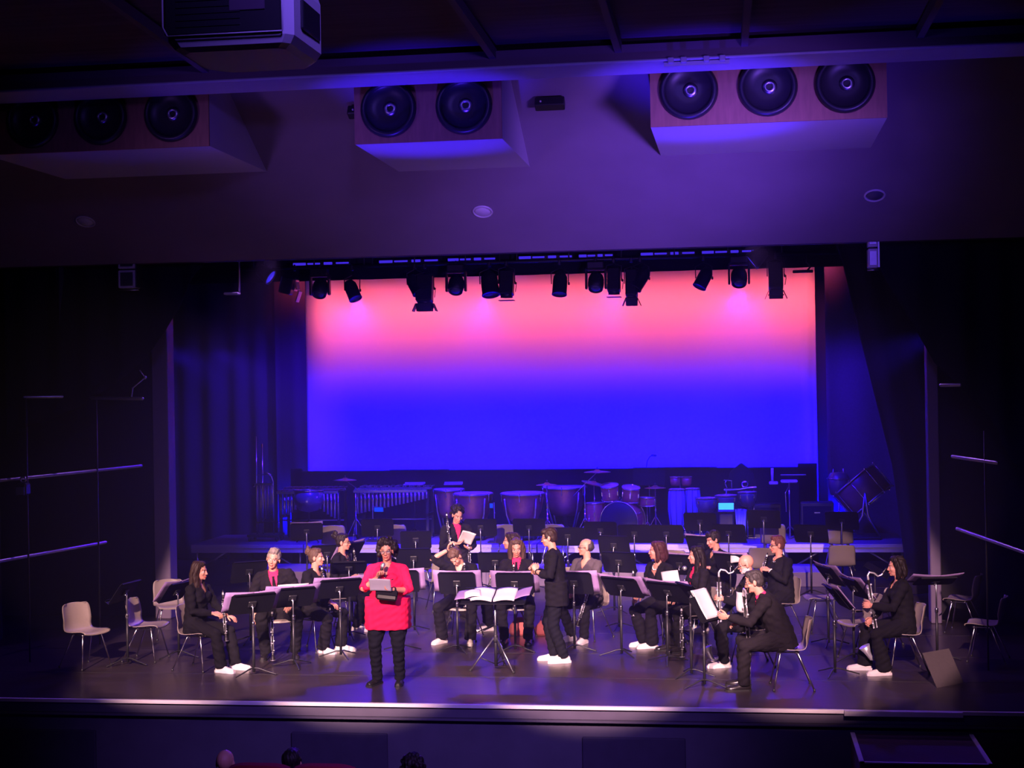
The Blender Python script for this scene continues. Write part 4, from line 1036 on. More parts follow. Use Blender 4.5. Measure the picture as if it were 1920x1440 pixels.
def person(label, x, y, rz, sc=1.0, seat=True, lean=5, side=0, tyaw=0, head=(0, 0, 0), feet=None, hands=None, poles=None, build=1.0, fem=False, belly=0.0,
           top='cloth_black', topname='jacket', vneck=0.0, vw=0.05, shirt=None, tie=None, sleeve=1.0, hem=0.10, hipz=None, trousers='cloth_black', shoes='sneaker',
           hair=('short', 'brown'), glasses=None, beard=None, skin=SKIN, foot_yaw=(8, -8), necklace=None, watch=None, flare=0.0, z=0.0):
    t = thing('person', label, 'person', (x, y, z), rz)
    k = sc
    hz = (hipz if hipz is not None else (0.555 if seat else 0.90 * k))
    H = V((0, 0, hz))
    ML = lambda a: rot(z=tyaw, x=-a, y=side)
    M1, M2, M3 = ML(lean * .5), ML(lean * .95), ML(lean * 1.2)
    X = V((1, 0, 0))
    # spine
    sp = [H + M1 @ V((0, 0, -.10 * k)), H, H + M1 @ V((0, 0, .12 * k))]
    p = sp[2]
    frames = [M1, M1, M1]
    for ln, mm in ((.11, M2), (.11, M2), (.09, M3), (.055, M3), (.045, M3)):
        p = p + mm @ V((0, 0, ln * k)); sp.append(p); frames.append(mm)
    neck = sp[-1]
    Ls = M3 @ X; Fs = M3 @ V((0, 1, 0)); Us = M3 @ V((0, 0, 1))
    hy, hp, hr = head
    MH = rot(z=hy, x=-hp, y=hr)
    HO = neck + Us * .055 * k + MH @ V((0, .022, .115)) * k
    b_w = build
    rx = [.150 * b_w, .168 * b_w, .150 * b_w, .146 * b_w, .160 * b_w, .165 * (1 + (b_w - 1) * .5), .125, .062]
    ry = [.105 * b_w, .118 * b_w, .112 * b_w + belly, .108 * b_w + belly, .114 * b_w + belly * .4, .104, .078, .058]
    def torso(mb, e, i0=0, i1=8, extra=None):
        rings = []
        for i in range(i0, i1):
            a, f = frames[i] @ X, frames[i] @ V((0, 1, 0))
            ex = e + (extra[i] if extra else 0)
            rings.append([sp[i] + a * math.cos(q) * (rx[i] * k + ex) + f * math.sin(q) * (ry[i] * k + ex) for q in [2 * math.pi * n / 20 for n in range(20)]])
        mb.loft(rings)
        if fem:
            for sx in (-1, 1):
                c_ = sp[4].lerp(sp[5], .25) + frames[4] @ V((sx * .072 * k, .085 * k * b_w, 0))
                mb.ell(c_, (.062 * k + e, .052 * k + e, .06 * k + e))
    # legs
    if feet is None:
        feet = (((.11, .44), (-.11, .44)) if seat else ((.10, .02), (-.10, .0)))
    legs = []
    for i, sx in ((0, 1), (1, -1)):
        hj = H + rot(x=-lean * .2) @ V((sx * .092 * k * b_w, 0, 0))
        f_ = feet[i]
        an = V((f_[0], f_[1] - .05, (f_[2] if len(f_) > 2 else 0) + .085))
        pole = V((sx * .22, .55, .8)) if seat else V((sx * .12, 1, .1))
        kn, an = ik(hj, an, .43 * k, .41 * k, pole)
        legs.append((hj, kn, an))
    # arms
    hd = {'R': ((.13, .36, .68), (-.25, 1, -.15), (0, 0, -1), .35), 'L': ((-.13, .36, .68), (.25, 1, -.15), (0, 0, -1), .35)}
    if not seat: hd = {'R': ((.24, .06, .72), (0, .1, -1), (-1, 0, 0), .5), 'L': ((-.24, .06, .72), (0, .1, -1), (1, 0, 0), .5)}
    if hands: hd.update(hands)
    arms = {}
    for s_, sx in (('R', 1), ('L', -1)):
        pos, di, pn, cu_ = hd[s_]
        sh = sp[6] + Ls * sx * .168 * k * (1 + (b_w - 1) * .5) + Us * -.012
        di = V(di).normalized()
        wr = V(pos) - di * .055
        pole = V((poles or {}).get(s_, (sx * .55, -.45, -.75)))
        el, wr = ik(sh, wr, .285 * k, .25 * k, pole)
        arms[s_] = (sh, el, wr, di, V(pn).normalized(), cu_)
    # ---- body, one continuous surface
    mb = MB()
    fyi = []
    torso(mb, 0)
    for hj, kn, an in legs:
        mb.tube([hj, hj.lerp(kn, .5), kn, kn.lerp(an, .3), kn.lerp(an, .65), an], [.085 * k * b_w, .075 * k * b_w, .056 * k, .056 * k, .045 * k, .036 * k], 12, round_=True)
        mb.ell(an + rot(z=-foot_yaw[len(fyi)]) @ V((0, .045, -.052)), (.028, .075, .022)); fyi.append(1)
    fing = MB()
    for s_, sx in (('R', 1), ('L', -1)):
        sh, el, wr, di, pn, cu_ = arms[s_]
        mb.ell(sh + Us * -.012 - Ls * sx * .008, .048 * k)
        mb.tube([sh, sh.lerp(el, .5), el, el.lerp(wr, .3), wr], [.046 * k, .043 * k, .038 * k, .038 * k, .026 * k], 10, round_=True)
        la = di.cross(pn).normalized()          # across the palm
        ts = 1 if la.dot(V((-sx, 0, 0)) if abs(la.x) > .3 else V((0, 0, 1))) > 0 else -1   # thumb toward the middle of the body or up
        pm = Matrix((la, di, pn)).transposed()
        mb.ell(wr + di * .05, (.041, .055, .017), pm)
        for q, (off, fl) in enumerate(((.031, .070), (.0105, .079), (-.0105, .073), (-.031, .058))):
            off *= ts
            base = wr + di * (.085 - abs(q - 1.2) * .004) + la * off
            pts = [base - di * .025, base]; ang = 0
            for sgm, bend in ((.42, .75), (.32, .95), (.26, .7)):
                ang += cu_ * bend * 1.35
                pts.append(pts[-1] + (di * math.cos(ang) + pn * math.sin(ang)) * fl * sgm)
            fing.tube(pts, [.0095, .0093, .0088, .008, .0068], 7, ref=pn, round_=True)
        tb = wr + di * .03 + la * ts * .03
        t1 = (di * .62 + la * ts * .75 + pn * .25).normalized(); t2 = (di * .8 + la * ts * .2 + pn * (.3 + cu_ * .6)).normalized()
        fing.tube([tb - t1 * .012, tb + t1 * .028, tb + t1 * .03 + t2 * .03, tb + t1 * .03 + t2 * .055], [.0125, .0115, .0105, .008], 7, round_=True)
    hp_ = lambda q: HO + (MH @ V(q)) * k
    E = lambda c_, r_: mb.ell(hp_(c_), tuple(v * k for v in r_), MH, 16, 12)
    mb.tube([neck - Us * .05, neck + Us * .02, hp_((0, -.012, -.055))], [.062 * k, .053 * k, .052 * k], 14, round_=True)
    E((0, -.012, .022), (.074, .093, .088)); E((0, .026, -.035), (.057, .062, .078)); E((0, .036, -.085), (.044, .042, .033)); E((0, .066, -.102), (.020, .017, .015))
    E((0, .076, .014), (.048, .013, .012))
    for sx in (-1, 1):
        E((sx * .036, .058, -.034), (.022, .022, .024)); E((sx * .077, -.006, -.016), (.009, .02, .032))
        E((sx * .031, .070, -.008), (.014, .012, .010))
    mb.tube([hp_((0, .082, .004)), hp_((0, .094, -.022)), hp_((0, .101, -.040))], [.008 * k, .0105 * k, .0125 * k], 8, round_=True)
    E((0, .093, -.044), (.017, .012, .009)); E((0, .086, -.070), (.022, .009, .006)); E((0, .085, -.079), (.019, .009, .006))
    bo = mb.build('body', 'skin', t)
    hcol = {'dark': (.02, .012, .01), 'brown': (.05, .03, .02), 'light_brown': (.12, .07, .04), 'auburn': (.1, .03, .03), 'grey': (.25, .22, .2), 'salt': (.1, .09, .085), 'red': (.16, .05, .03)}[hair[1]]
    def paint(me, fing=fing):
        nb = len(me.vertices)
        # append fingers rooted in the palms
        me2 = bpy.data.meshes.new('tmp'); me2.from_pydata([tuple(v) for v in fing.v], [], fing.f)
        bm = bmesh.new(); bm.from_mesh(me); bm.from_mesh(me2)
        bmesh.ops.recalc_face_normals(bm, faces=[f for f in bm.faces if f.index >= 0 and any(v.index >= nb for v in f.verts)])
        bm.to_mesh(me); bm.free(); bpy.data.meshes.remove(me2)
        me.polygons.foreach_set('use_smooth', [True] * len(me.polygons))
        ca = me.color_attributes.new('Col', 'FLOAT_COLOR', 'POINT')
        inv = MH.transposed()
        buf = []
        for v in me.vertices:
            q = (inv @ (v.co - HO)) / k
            c_ = skin
            if q.length < .17 and q.z > -.125:
                ax = abs(q.x)
                if q.y > .035:
                    if abs(q.z + .010) < .0075 and abs(ax - .031) < .015:
                        c_ = (.03, .02, .02) if abs(ax - .031) < .007 else (.62, .55, .52)
                        if q.z > -.0055: c_ = (.06, .03, .03)
                    elif abs(q.z - .014 - .06 * (.03 - ax) * -1) < .0055 and abs(ax - .033) < .019: c_ = tuple(.5 * a + .2 * b_ for a, b_ in zip(hcol, skin))
                    elif abs(q.z + .0745) < .0095 and ax < .023 and q.y > .06: c_ = (skin[0] * .85, skin[1] * .42, skin[2] * .45)
                    elif abs(q.z + .0535) < .004 and ax < .013 and q.y > .085: c_ = tuple(.45 * a for a in skin)
                    elif beard and q.z < -.05 and not (abs(q.z + .0745) < .01 and ax < .024): c_ = beard
                if beard and q.y > -.02 and q.z < -.045 and ax > .035: c_ = beard
            buf.extend((*c_, 1))
        ca.data.foreach_set('color', buf)
    grow(bo, .0065, 1, .45, paint)
    # ---- top
    mb = MB(); e = .019 * (1.1 if topname == 'jacket' else 1.0)
    ex = [.012 + hem * .1, .008, .008, .006, .004, .004, .006, .004]
    torso(mb, e, 1 if hem <= .02 else 0, 8, ex)
    if hem > .06:
        if seat:
            for hj, kn, an in legs: mb.tube([hj + V((0, 0, .01)), hj.lerp(kn, .28 + hem * .8)], [.10 * k * b_w, .098 * k * b_w], 12, round_=True)
        else:
            d_ = [sp[0] + V((0, 0, -hem)), sp[0], sp[1] + V((0, 0, .03)), sp[2] + V((0, 0, .02))]
            SQ = lambda a: math.copysign(abs(a) ** .62, a)
            mb.loft([[c_ + X * SQ(math.cos(q)) * max(rx[0] * k + e + .028, .196 * b_w * k + .022) + V((0, 1, 0)) * SQ(math.sin(q)) * max(ry[0] * k + e + .026 + belly * .6, .104 * b_w * k + .024) for q in [2 * math.pi * n / 20 for n in range(20)]] for c_ in d_])
    for s_, sx in (('R', 1), ('L', -1)):
        sh, el, wr = arms[s_][:3]
        mb.ell(sh + Us * -.010 - Ls * sx * .004, .069 * k)
        mb.tube([neck + Ls * sx * .05 * k - Us * .012, sh + Us * .012 - Ls * sx * .02], [.042 * k, .048 * k], 10, round_=True)
        end = el.lerp(wr, max(.12, sleeve))
        if sleeve >= .9: end = wr - (wr - el).normalized() * .012
        rr = .050 if sleeve < .9 else .041
        mb.tube([sh, sh.lerp(el, .5), el, el.lerp(end, .5), end], [.067 * k, .061 * k, .055 * k, .051 * k, rr * k], 12, round_=False)
        if sleeve < .9: mb.tube([end - (end - el).normalized() * .03, end], [.056 * k, .056 * k], 12)
    # collar
    if vneck and topname in ('jacket', 'blouse', 'shirt'):
        for sx in (-1, 1):
            mb.tube([neck + Us * .02 - Fs * .045 * k, neck + Us * .022 + Ls * sx * .062 * k + Fs * .0, neck - Us * .03 + Ls * sx * .058 * k + Fs * .075 * k, neck - Us * (.05 + vneck * .5) + Ls * sx * (.012 + vw * .5) + Fs * .125 * k], [(.016, .012)] * 4, 8, ref=Us, round_=True)
    to = mb.build(topname, top, t)
    def vcut(me):
        bm = bmesh.new(); bm.from_mesh(me)
        kill = []
        if vneck:
            for f in bm.faces:
                q = f.calc_center_median() - neck
                u_, l_, fd = q.dot(Us), q.dot(Ls), q.dot(Fs)
                if fd > .01 and u_ > -vneck and abs(l_) < vw * (u_ + vneck) / vneck + .004 and u_ < .05: kill.append(f)
            bmesh.ops.delete(bm, geom=kill, context='FACES')
        # soft cloth folds
        for v in bm.verts:
            q = v.co
            v.co += v.normal * (.0035 * math.sin(q.x * 60 + q.z * 38) * math.sin(q.z * 47 + q.y * 30) + .003 * math.sin(q.x * 21 - q.y * 33 + q.z * 70))
        bm.to_mesh(me); bm.free()
    grow(to, .0085, 2, .5, vcut)
    if shirt:
        mb = MB(); torso(mb, .0085, 2, 8)
        mb.tube([neck - Us * .03, neck + Us * .028], [.066 * k, .060 * k], 14)
        for sx in (-1, 1):
            mb.box(neck + Us * -.012 + Ls * sx * .032 + Fs * .062, (.05, .012, .045), M3 @ rot(y=sx * 28), bev=.004)
        grow(mb.build('shirt', shirt, t), .009, 1)
        if tie:
            mb = MB()
            c0 = neck - Us * .025 + Fs * .078 * k
            mb.loft([[c0 + Ls * w_ * a + Us * (-d_) + Fs * (.055 * min(1, d_ / .12) + o_) for a, o_ in ((-1, 0), (1, 0), (1, .01), (-1, .01))] for d_, w_ in ((0, .016), (.025, .013), (.03, .014), (.14, .028), (.25, .034), (.28, .004))], False)
            mb.build('necktie', tie, t)
    # ---- trousers
    mb = MB()
    torso(mb, .012, 0, 3)
    for hj, kn, an in legs:
        mb.tube([hj, hj.lerp(kn, .5), kn, kn.lerp(an, .35), kn.lerp(an, .7), an + V((0, 0, -.02))], [.104 * k * b_w, .093 * k * b_w, .076 * k, (.072 + flare * .3) * k, (.066 + flare * .7) * k, (.064 + flare) * k], 14, round_=False)
        mb.ell(hj, .104 * k * b_w); mb.ell(kn, .076 * k)
    def folds(me):
        ripple(me, lambda q: .003 * np.sin(q[:, 0] * 30 + q[:, 2] * 52 + q[:, 1] * 24) + .0025 * np.sin(q[:, 2] * 90 + q[:, 1] * 55))
    grow(mb.build('trousers', trousers, t), .0085, 2, .5, folds)
    # ---- shoes
    for i, (hj, kn, an) in enumerate(legs):
        fy = foot_yaw[i]
        mz = rot(z=-fy)
        fz = an.z - .085
        o = V((an.x, an.y, fz))
        up = MB()
        prof = [(-.075, .026, .050), (-.055, .036, .075), (-.01, .038, .088), (.04, .040, .075), (.09, .044, .055), (.14, .046, .045), (.185, .038, .036), (.205, .020, .026)]
        up.loft([[o + mz @ V((w_ * math.cos(q), yy, .018 + max(0, math.sin(q)) * h_ + min(0, math.sin(q)) * .008)) for q in [2 * math.pi * n / 16 for n in range(16)]] for yy, w_, h_ in prof])
        up.tube([o + mz @ V((0, 0.0, .07)), o + mz @ V((0, -.005, .115))], [(.037, .042), (.04, .045)], 12)
        so = up.build('shoe', shoes, t)
        s2 = MB(); q_ = 1.0
        s2.loft([[o + mz @ V((x_ * 1.06, y_, zz)) for x_, y_ in ((-.025, -.085), (.025, -.085), (.038, -.05), (.036, 0), (.042, .06), (.048, .13), (.040, .19), (.018, .215), (-.018, .215), (-.040, .19), (-.048, .13), (-.042, .06), (-.036, 0), (-.038, -.05))] for zz in (0.0, .028 if shoes == 'sneaker' else .018)], False)
        s2.build('sole', 'sole' if shoes == 'sneaker' else 'blacksole', so)
        if shoes == 'sneaker':
            s3 = MB()
            for n in range(4): s3.tube([o + mz @ V((-.024, .03 + n * .025, .094 - n * .010)), o + mz @ V((.024, .035 + n * .025, .094 - n * .010))], .004, 5)
            s3.build('laces', 'sole', so)
    # ---- hair
    st = hair[0]
    mb = MB()
    rr = random.Random(int(abs(x) * 977 + abs(y) * 131))
    def HE(c_, r_): mb.ell(hp_(c_), tuple(v * k for v in r_), MH, 14, 10)
    def HT(pts, rad, n=8): mb.tube([hp_(q) for q in pts], rad, n, round_=True)
    if st not in ('bald', 'bald_sides'):
        HE((0, -.024, .036), (.084, .096, .090)); HE((0, -.045, -.012), (.078, .065, .07))
    if st == 'bald_sides':
        HE((0, -.054, .004), (.087, .068, .070)); HE((0, -.07, .03), (.068, .046, .058))
    if st in ('short', 'quiff'):
        HE((0, .03, .088), (.062, .05, .035 if st == 'short' else .048))
        for sx in (-1, 1): HE((sx * .070, .012, .02), (.012, .03, .03))
    if st == 'receding':
        pass
    if st == 'fringe':
        HE((0, .05, .075), (.066, .042, .04)); HE((.02, .07, .052), (.045, .02, .022))
        for sx in (-1, 1): HE((sx * .07, .01, .015), (.014, .035, .035))
    if st in ('bob', 'long', 'waves'):
        dn = {'bob': -.125, 'long': -.30, 'waves': -.21}[st]
        HE((0, .015, .085), (.07, .06, .04))
        HT([(0, -.07, .05), (0, -.088, -.05), (0, -.085, dn * .8), (0, -.07, dn)], [(.075, .04), (.088, .045), (.09, .04), (.07, .03)], 12)
        for sx in (-1, 1):
            HT([(sx * .06, .02, .085), (sx * .085, .005, .02), (sx * .094, -.012, -.06), (sx * .088, -.01 + (.03 if st == 'long' else 0), dn * .85), (sx * .075, .0 + (.04 if st == 'long' else 0), dn)], [(.022, .03), (.022, .042), (.024, .046), (.024, .04), (.016, .03)], 10)
    if st == 'bun':
        HE((0, .02, .084), (.066, .055, .036))
        HE((.0, -.115, .075), (.05, .046, .046))
        for _ in range(7): HE((rr.uniform(-.03, .03), -.115 + rr.uniform(-.045, .03), .085 + rr.uniform(-.03, .05)), (.020, .02, .028))
    if st == 'pony':
        HE((0, .03, .08), (.068, .05, .036))
        HT([(0, -.10, .05), (0, -.14, .03), (.02, -.15, -.06), (.03, -.13, -.16)], [.02, .028, .026, .012], 9)
    if st == 'curly':
        for _ in range(46):
            a, e_ = rr.uniform(0, 2 * math.pi), rr.uniform(-.55, 1.4)
            q = V((math.cos(a) * math.cos(e_) * .095, math.sin(a) * math.cos(e_) * .105 - .03, math.sin(e_) * .105 + .03))
            if q.y > .03 and q.z < .075: continue
            HE(tuple(q), (.028, .028, .028))
    if st == 'bigcurly':
        for _ in range(70):
            a, e_ = rr.uniform(0, 2 * math.pi), rr.uniform(-1.0, 1.4)
            q = V((math.cos(a) * math.cos(e_) * .115, math.sin(a) * math.cos(e_) * .11 - .045, math.sin(e_) * .13 + .01))
            if q.y > .015 and q.z < .085: continue
            if q.y > -.02 and abs(q.x) < .075 and q.z < .07: continue
            HE(tuple(q), (.032, .032, .034))
    if mb.v:
        ho = mb.build('hair', HAIR[hair[1]], t)
        def strands(me):
            MI, ho_ = np.array(MH), np.array(HO)
            def f(p):
                q = (p - ho_) @ MI
                return .0022 * np.sin(q[:, 0] * 190 + q[:, 2] * 40) + .0018 * np.sin(q[:, 1] * 150 - q[:, 2] * 60 + q[:, 0] * 70)
            ripple(me, f)
        grow(ho, .0075, 1, .4, strands)
    if glasses:
        g = MB()
        for sx in (-1, 1):
            n = 14
            g.tube([hp_((sx * .032 + .022 * math.cos(2 * math.pi * q / n), .096, -.012 + .017 * math.sin(2 * math.pi * q / n))) for q in range(n + 1)], .0028, 5)
            g.tube([hp_((sx * .053, .095, -.006)), hp_((sx * .078, .05, -.004)), hp_((sx * .082, -.015, -.006))], .0028, 5)
        g.tube([hp_((-.011, .098, -.008)), hp_((0, .101, -.005)), hp_((.011, .098, -.008))], .0028, 5)
        g.build('glasses', glasses, t)
    if necklace:
        n = 20; g = MB()
        for q in range(n):
            a = math.pi * 2 * q / n
            c_ = neck - Us * (.012 + .05 * max(0, math.sin(a))) + Ls * math.cos(a) * .074 * k + Fs * (math.sin(a) * .085 * k + .018)
            g.ell(c_, .0095, None, 8, 5)
        g.build('necklace', necklace, t)
    if watch:
        for s_ in watch:
            sh, el, wr, di, pn, cu_ = arms[s_]
            g = MB(); d_ = (wr - el).normalized(); mm = along(d_)
            g.lathe([(.031, -.012), (.034, -.008), (.034, .008), (.031, .012)], 14, wr - d_ * .015, mm, cap=False); g.build('wrist_strap', 'pearl' if watch[s_] == 'w' else 'black', t)
    mw = Matrix.Translation(V((x, y, z))) @ Matrix.Rotation(R(rz), 4, 'Z')
    return t, mw, dict(head=HO, MH=MH, neck=neck, arms=arms, hp=hp_)

# ------------------------------------------------------------------ instruments
def clarinet(a, c, label, roll=(0, 0, 1)):
    """mouthpiece tip at a, bell end at c (world)"""
    a, c = V(a), V(c)
    t = thing('clarinet', label, 'clarinet', tuple(c), group='clarinets')
    L = (a - c).length; m = along(a - c, (0.3, 0.2, 1))
    s_ = L / .66
    Z = lambda p: [(r, z * s_) for r, z in p]
    b = MB(); b.lathe(Z([(.030, 0), (.031, .006), (.022, .035), (.0165, .075), (.0150, .105)]), 18, mtx=m); b.build('bell', 'ebony', t)
    b = MB(); b.lathe(Z([(.0165, .105), (.0142, .11), (.0135, .32), (.0150, .325)]), 14, mtx=m); b.build('lower_joint', 'ebony', t)
    b = MB(); b.lathe(Z([(.0150, .33), (.0132, .335), (.0128, .54)]), 14, mtx=m); b.build('upper_joint', 'ebony', t)
    b = MB(); b.lathe(Z([(.0145, .54), (.0165, .57), (.0145, .60)]), 14, mtx=m); b.build('barrel', 'ebony', t)
    b = MB(); b.lathe(Z([(.0125, .60), (.0115, .62), (.006, .66)]), 12, mtx=m); mp = b.build('mouthpiece', 'ebony', t)
    b = MB(); b.lathe(Z([(.0135, .603), (.0135, .625)]), 12, mtx=m, cap=False); b.build('ligature', 'silver', mp)
    for z_, r_ in ((.008, .031), (.104, .0168), (.329, .0158), (.54, .0145), (.60, .0148)):
        b = MB(); b.ring(m @ V((0, 0, z_ * s_)), r_, .0024, m, 14, 4); b.build('ring', 'silver', t)
    b = MB()
    for an in (20, 150, 250):
        x_, y_ = .0185 * math.cos(R(an)), .0185 * math.sin(R(an))
        b.tube([m @ V((x_, y_, .13 * s_)), m @ V((x_, y_, .31 * s_))], .0028, 5); b.tube([m @ V((x_, y_, .35 * s_)), m @ V((x_, y_, .52 * s_))], .0028, 5)
    for n, z_ in enumerate((.13, .16, .19, .22, .25, .28, .36, .39, .42, .45, .48, .51)):
        an = R(35 + 97 * n)
        b.ell(m @ V((.0185 * math.cos(an), .0185 * math.sin(an), z_ * s_)), (.0095, .0095, .0095), None, 8, 5)
    b.build('keywork', 'silver', t)
    return t
def bass_clarinet(a, c, fwd_, label, bell_d=.14):
    """a: top of the tube, c: bottom of the tube, fwd_: horizontal direction away from the player"""
    a, c, fw = V(a), V(c), V(fwd_).normalized()
    t = thing('bass_clarinet', label, 'bass clarinet', tuple(c), group='bass clarinets')
    L = (a - c).length; ax = (a - c).normalized(); m = along(ax, fw)
    b = MB(); b.lathe([(.021, 0), (.018, .01), (.018, L * .47), (.022, L * .475), (.022, L * .5), (.017, L * .505), (.017, L - .01), (.021, L)], 16, mtx=m); b.build('tube_body', 'ebony', t)
    top = ax * L
    b = MB(); b.tube([top - ax * .01, top + ax * .05, top + ax * .085 - fw * .025, top + ax * .075 - fw * .08, top + ax * .035 - fw * .12, top + ax * .05 - fw * .17, top + ax * .085 - fw * .2], [.014, .013, .012, .011, .010, .010, .010], 10, round_=True); nk = b.build('neck', 'silver', t)
    b = MB(); b.tube([top + ax * .075 - fw * .19, top + ax * .125 - fw * .235], [.014, .009], 10, round_=True); b.build('mouthpiece', 'ebony', t)
    side_ = ax.cross(fw)
    b = MB(); pts = [V((0, 0, 0)), -ax * .05 + fw * .012, -ax * .085 + fw * .055, -ax * .075 + fw * .105, -ax * .0 + fw * bell_d, ax * .075 + fw * (bell_d + .03)]
    b.tube(pts, [.018, .019, .022, .026, .038, .068], 18, ref=side_); b.build('bell', 'silver', t)
    b = MB(); b.tube([-ax * .06 + fw * .02, V((0, 0, -c.z + .01)) if c.z < .45 else -ax * .12], .005, 6); b.build('floor_peg', 'steel', t)
    b = MB()
    for an in (10, 60, 130, 200, 290):
        x_, y_ = .025 * math.cos(R(an)), .025 * math.sin(R(an))
        b.tube([m @ V((x_, y_, L * .06)), m @ V((x_, y_, L * .45))], .0034, 5); b.tube([m @ V((x_, y_, L * .53)), m @ V((x_, y_, L * .93))], .0034, 5)
    n = 0
    while n * .042 + .05 < L - .05:
        z_ = n * .042 + .05; an = R(40 + 110 * n)
        b.ell(m @ V((.026 * math.cos(an), .026 * math.sin(an), z_)), (.014, .014, .014), None, 8, 5); n += 1
    b.build('keywork', 'silver', t)
    return t
def sheet_paper(name, label, c, ux, uy, w_, h_, curl=.02, m='paper', cat='sheet music', th=.003):
    c, ux, uy = V(c), V(ux).normalized(), V(uy).normalized()
    n = ux.cross(uy)
    b = MB(); b.sheet(lambda u, v: ux * (u - .5) * w_ + uy * (v - .5) * h_ + n * curl * (math.sin(u * 3.14) + .4 * math.sin(v * 5)), 10, 8, th)
    return tag(b.build(name, m, None, c), label, cat)
# ------------------------------------------------------------------ empty chairs
GC = 'beige plastic stacking chairs'
for x, y, rz, lab, z in [
    (-5.0, 2.02, -118, 'empty beige chair nearest the long pipe rails, alone at the stage edge', 0),
    (-4.40, 2.55, -92, 'empty beige chair half behind a tilted black stand, second from the side rails', 0),
    (-4.75, 4.3, -150, 'empty chair far back behind the seated woman with long dark hair', 0),
    (4.35, 5.35, 100, 'empty beige chair seen side-on behind the woman with a necklace', 0),
    (6.25, 5.3, 70, 'empty purple lit chair in the dark near the short side rails', 0),
    (6.22, 3.1, 75, 'empty chair in front of the other purple lit chair, beside a flat black stand', 0),
    (5.0, 4.1, 60, 'empty violet lit chair behind the bass clarinet of the woman with the black bob', 0),
    (4.72, 3.1, 120, 'empty chair whose seat shows between two stands facing the woman with the black bob', 0),
    (4.86, 9.3, 2, 'empty chair with its back turned, under a second chair back by the platform', 0),
    (4.9, 10.35, 3, 'empty chair with its back turned, directly behind another by the platform end', .25),
    (-.86, 10.5, 5, 'empty chair on the low riser in front of the gap between kettledrums', .25),
    (-.02, 10.5, -4, 'empty chair on the low riser below the largest kettledrum', .25),
    (-4.0, 10.4, 8, 'empty chair on the low riser behind the woman in glasses with a bun', .25),
    (-2.9, 10.5, 6, 'empty chair on the low riser below the marimba', .25),
    (-1.38, 6.0 + 1.1, 25, 'empty chair back directly behind the standing curly haired clarinettist', 0),
    (-2.1, 8.7, 10, 'empty chair behind the red bloused speaker near the black stands', 0),
    (2.2, 8.6, -12, 'empty chair behind the bobbed woman, in front of the platform edge', 0),
    (3.6, 8.9, -10, 'empty chair behind the short haired woman with a necklace', 0),
    (3.80, 10.4, -6, 'empty chair on the low riser below the percussion table', .25),
    (.62, 6.3, -5, 'empty chair behind the conductor and the balding man in grey', 0)]:
    chair(x, y, rz, lab, z, GC)

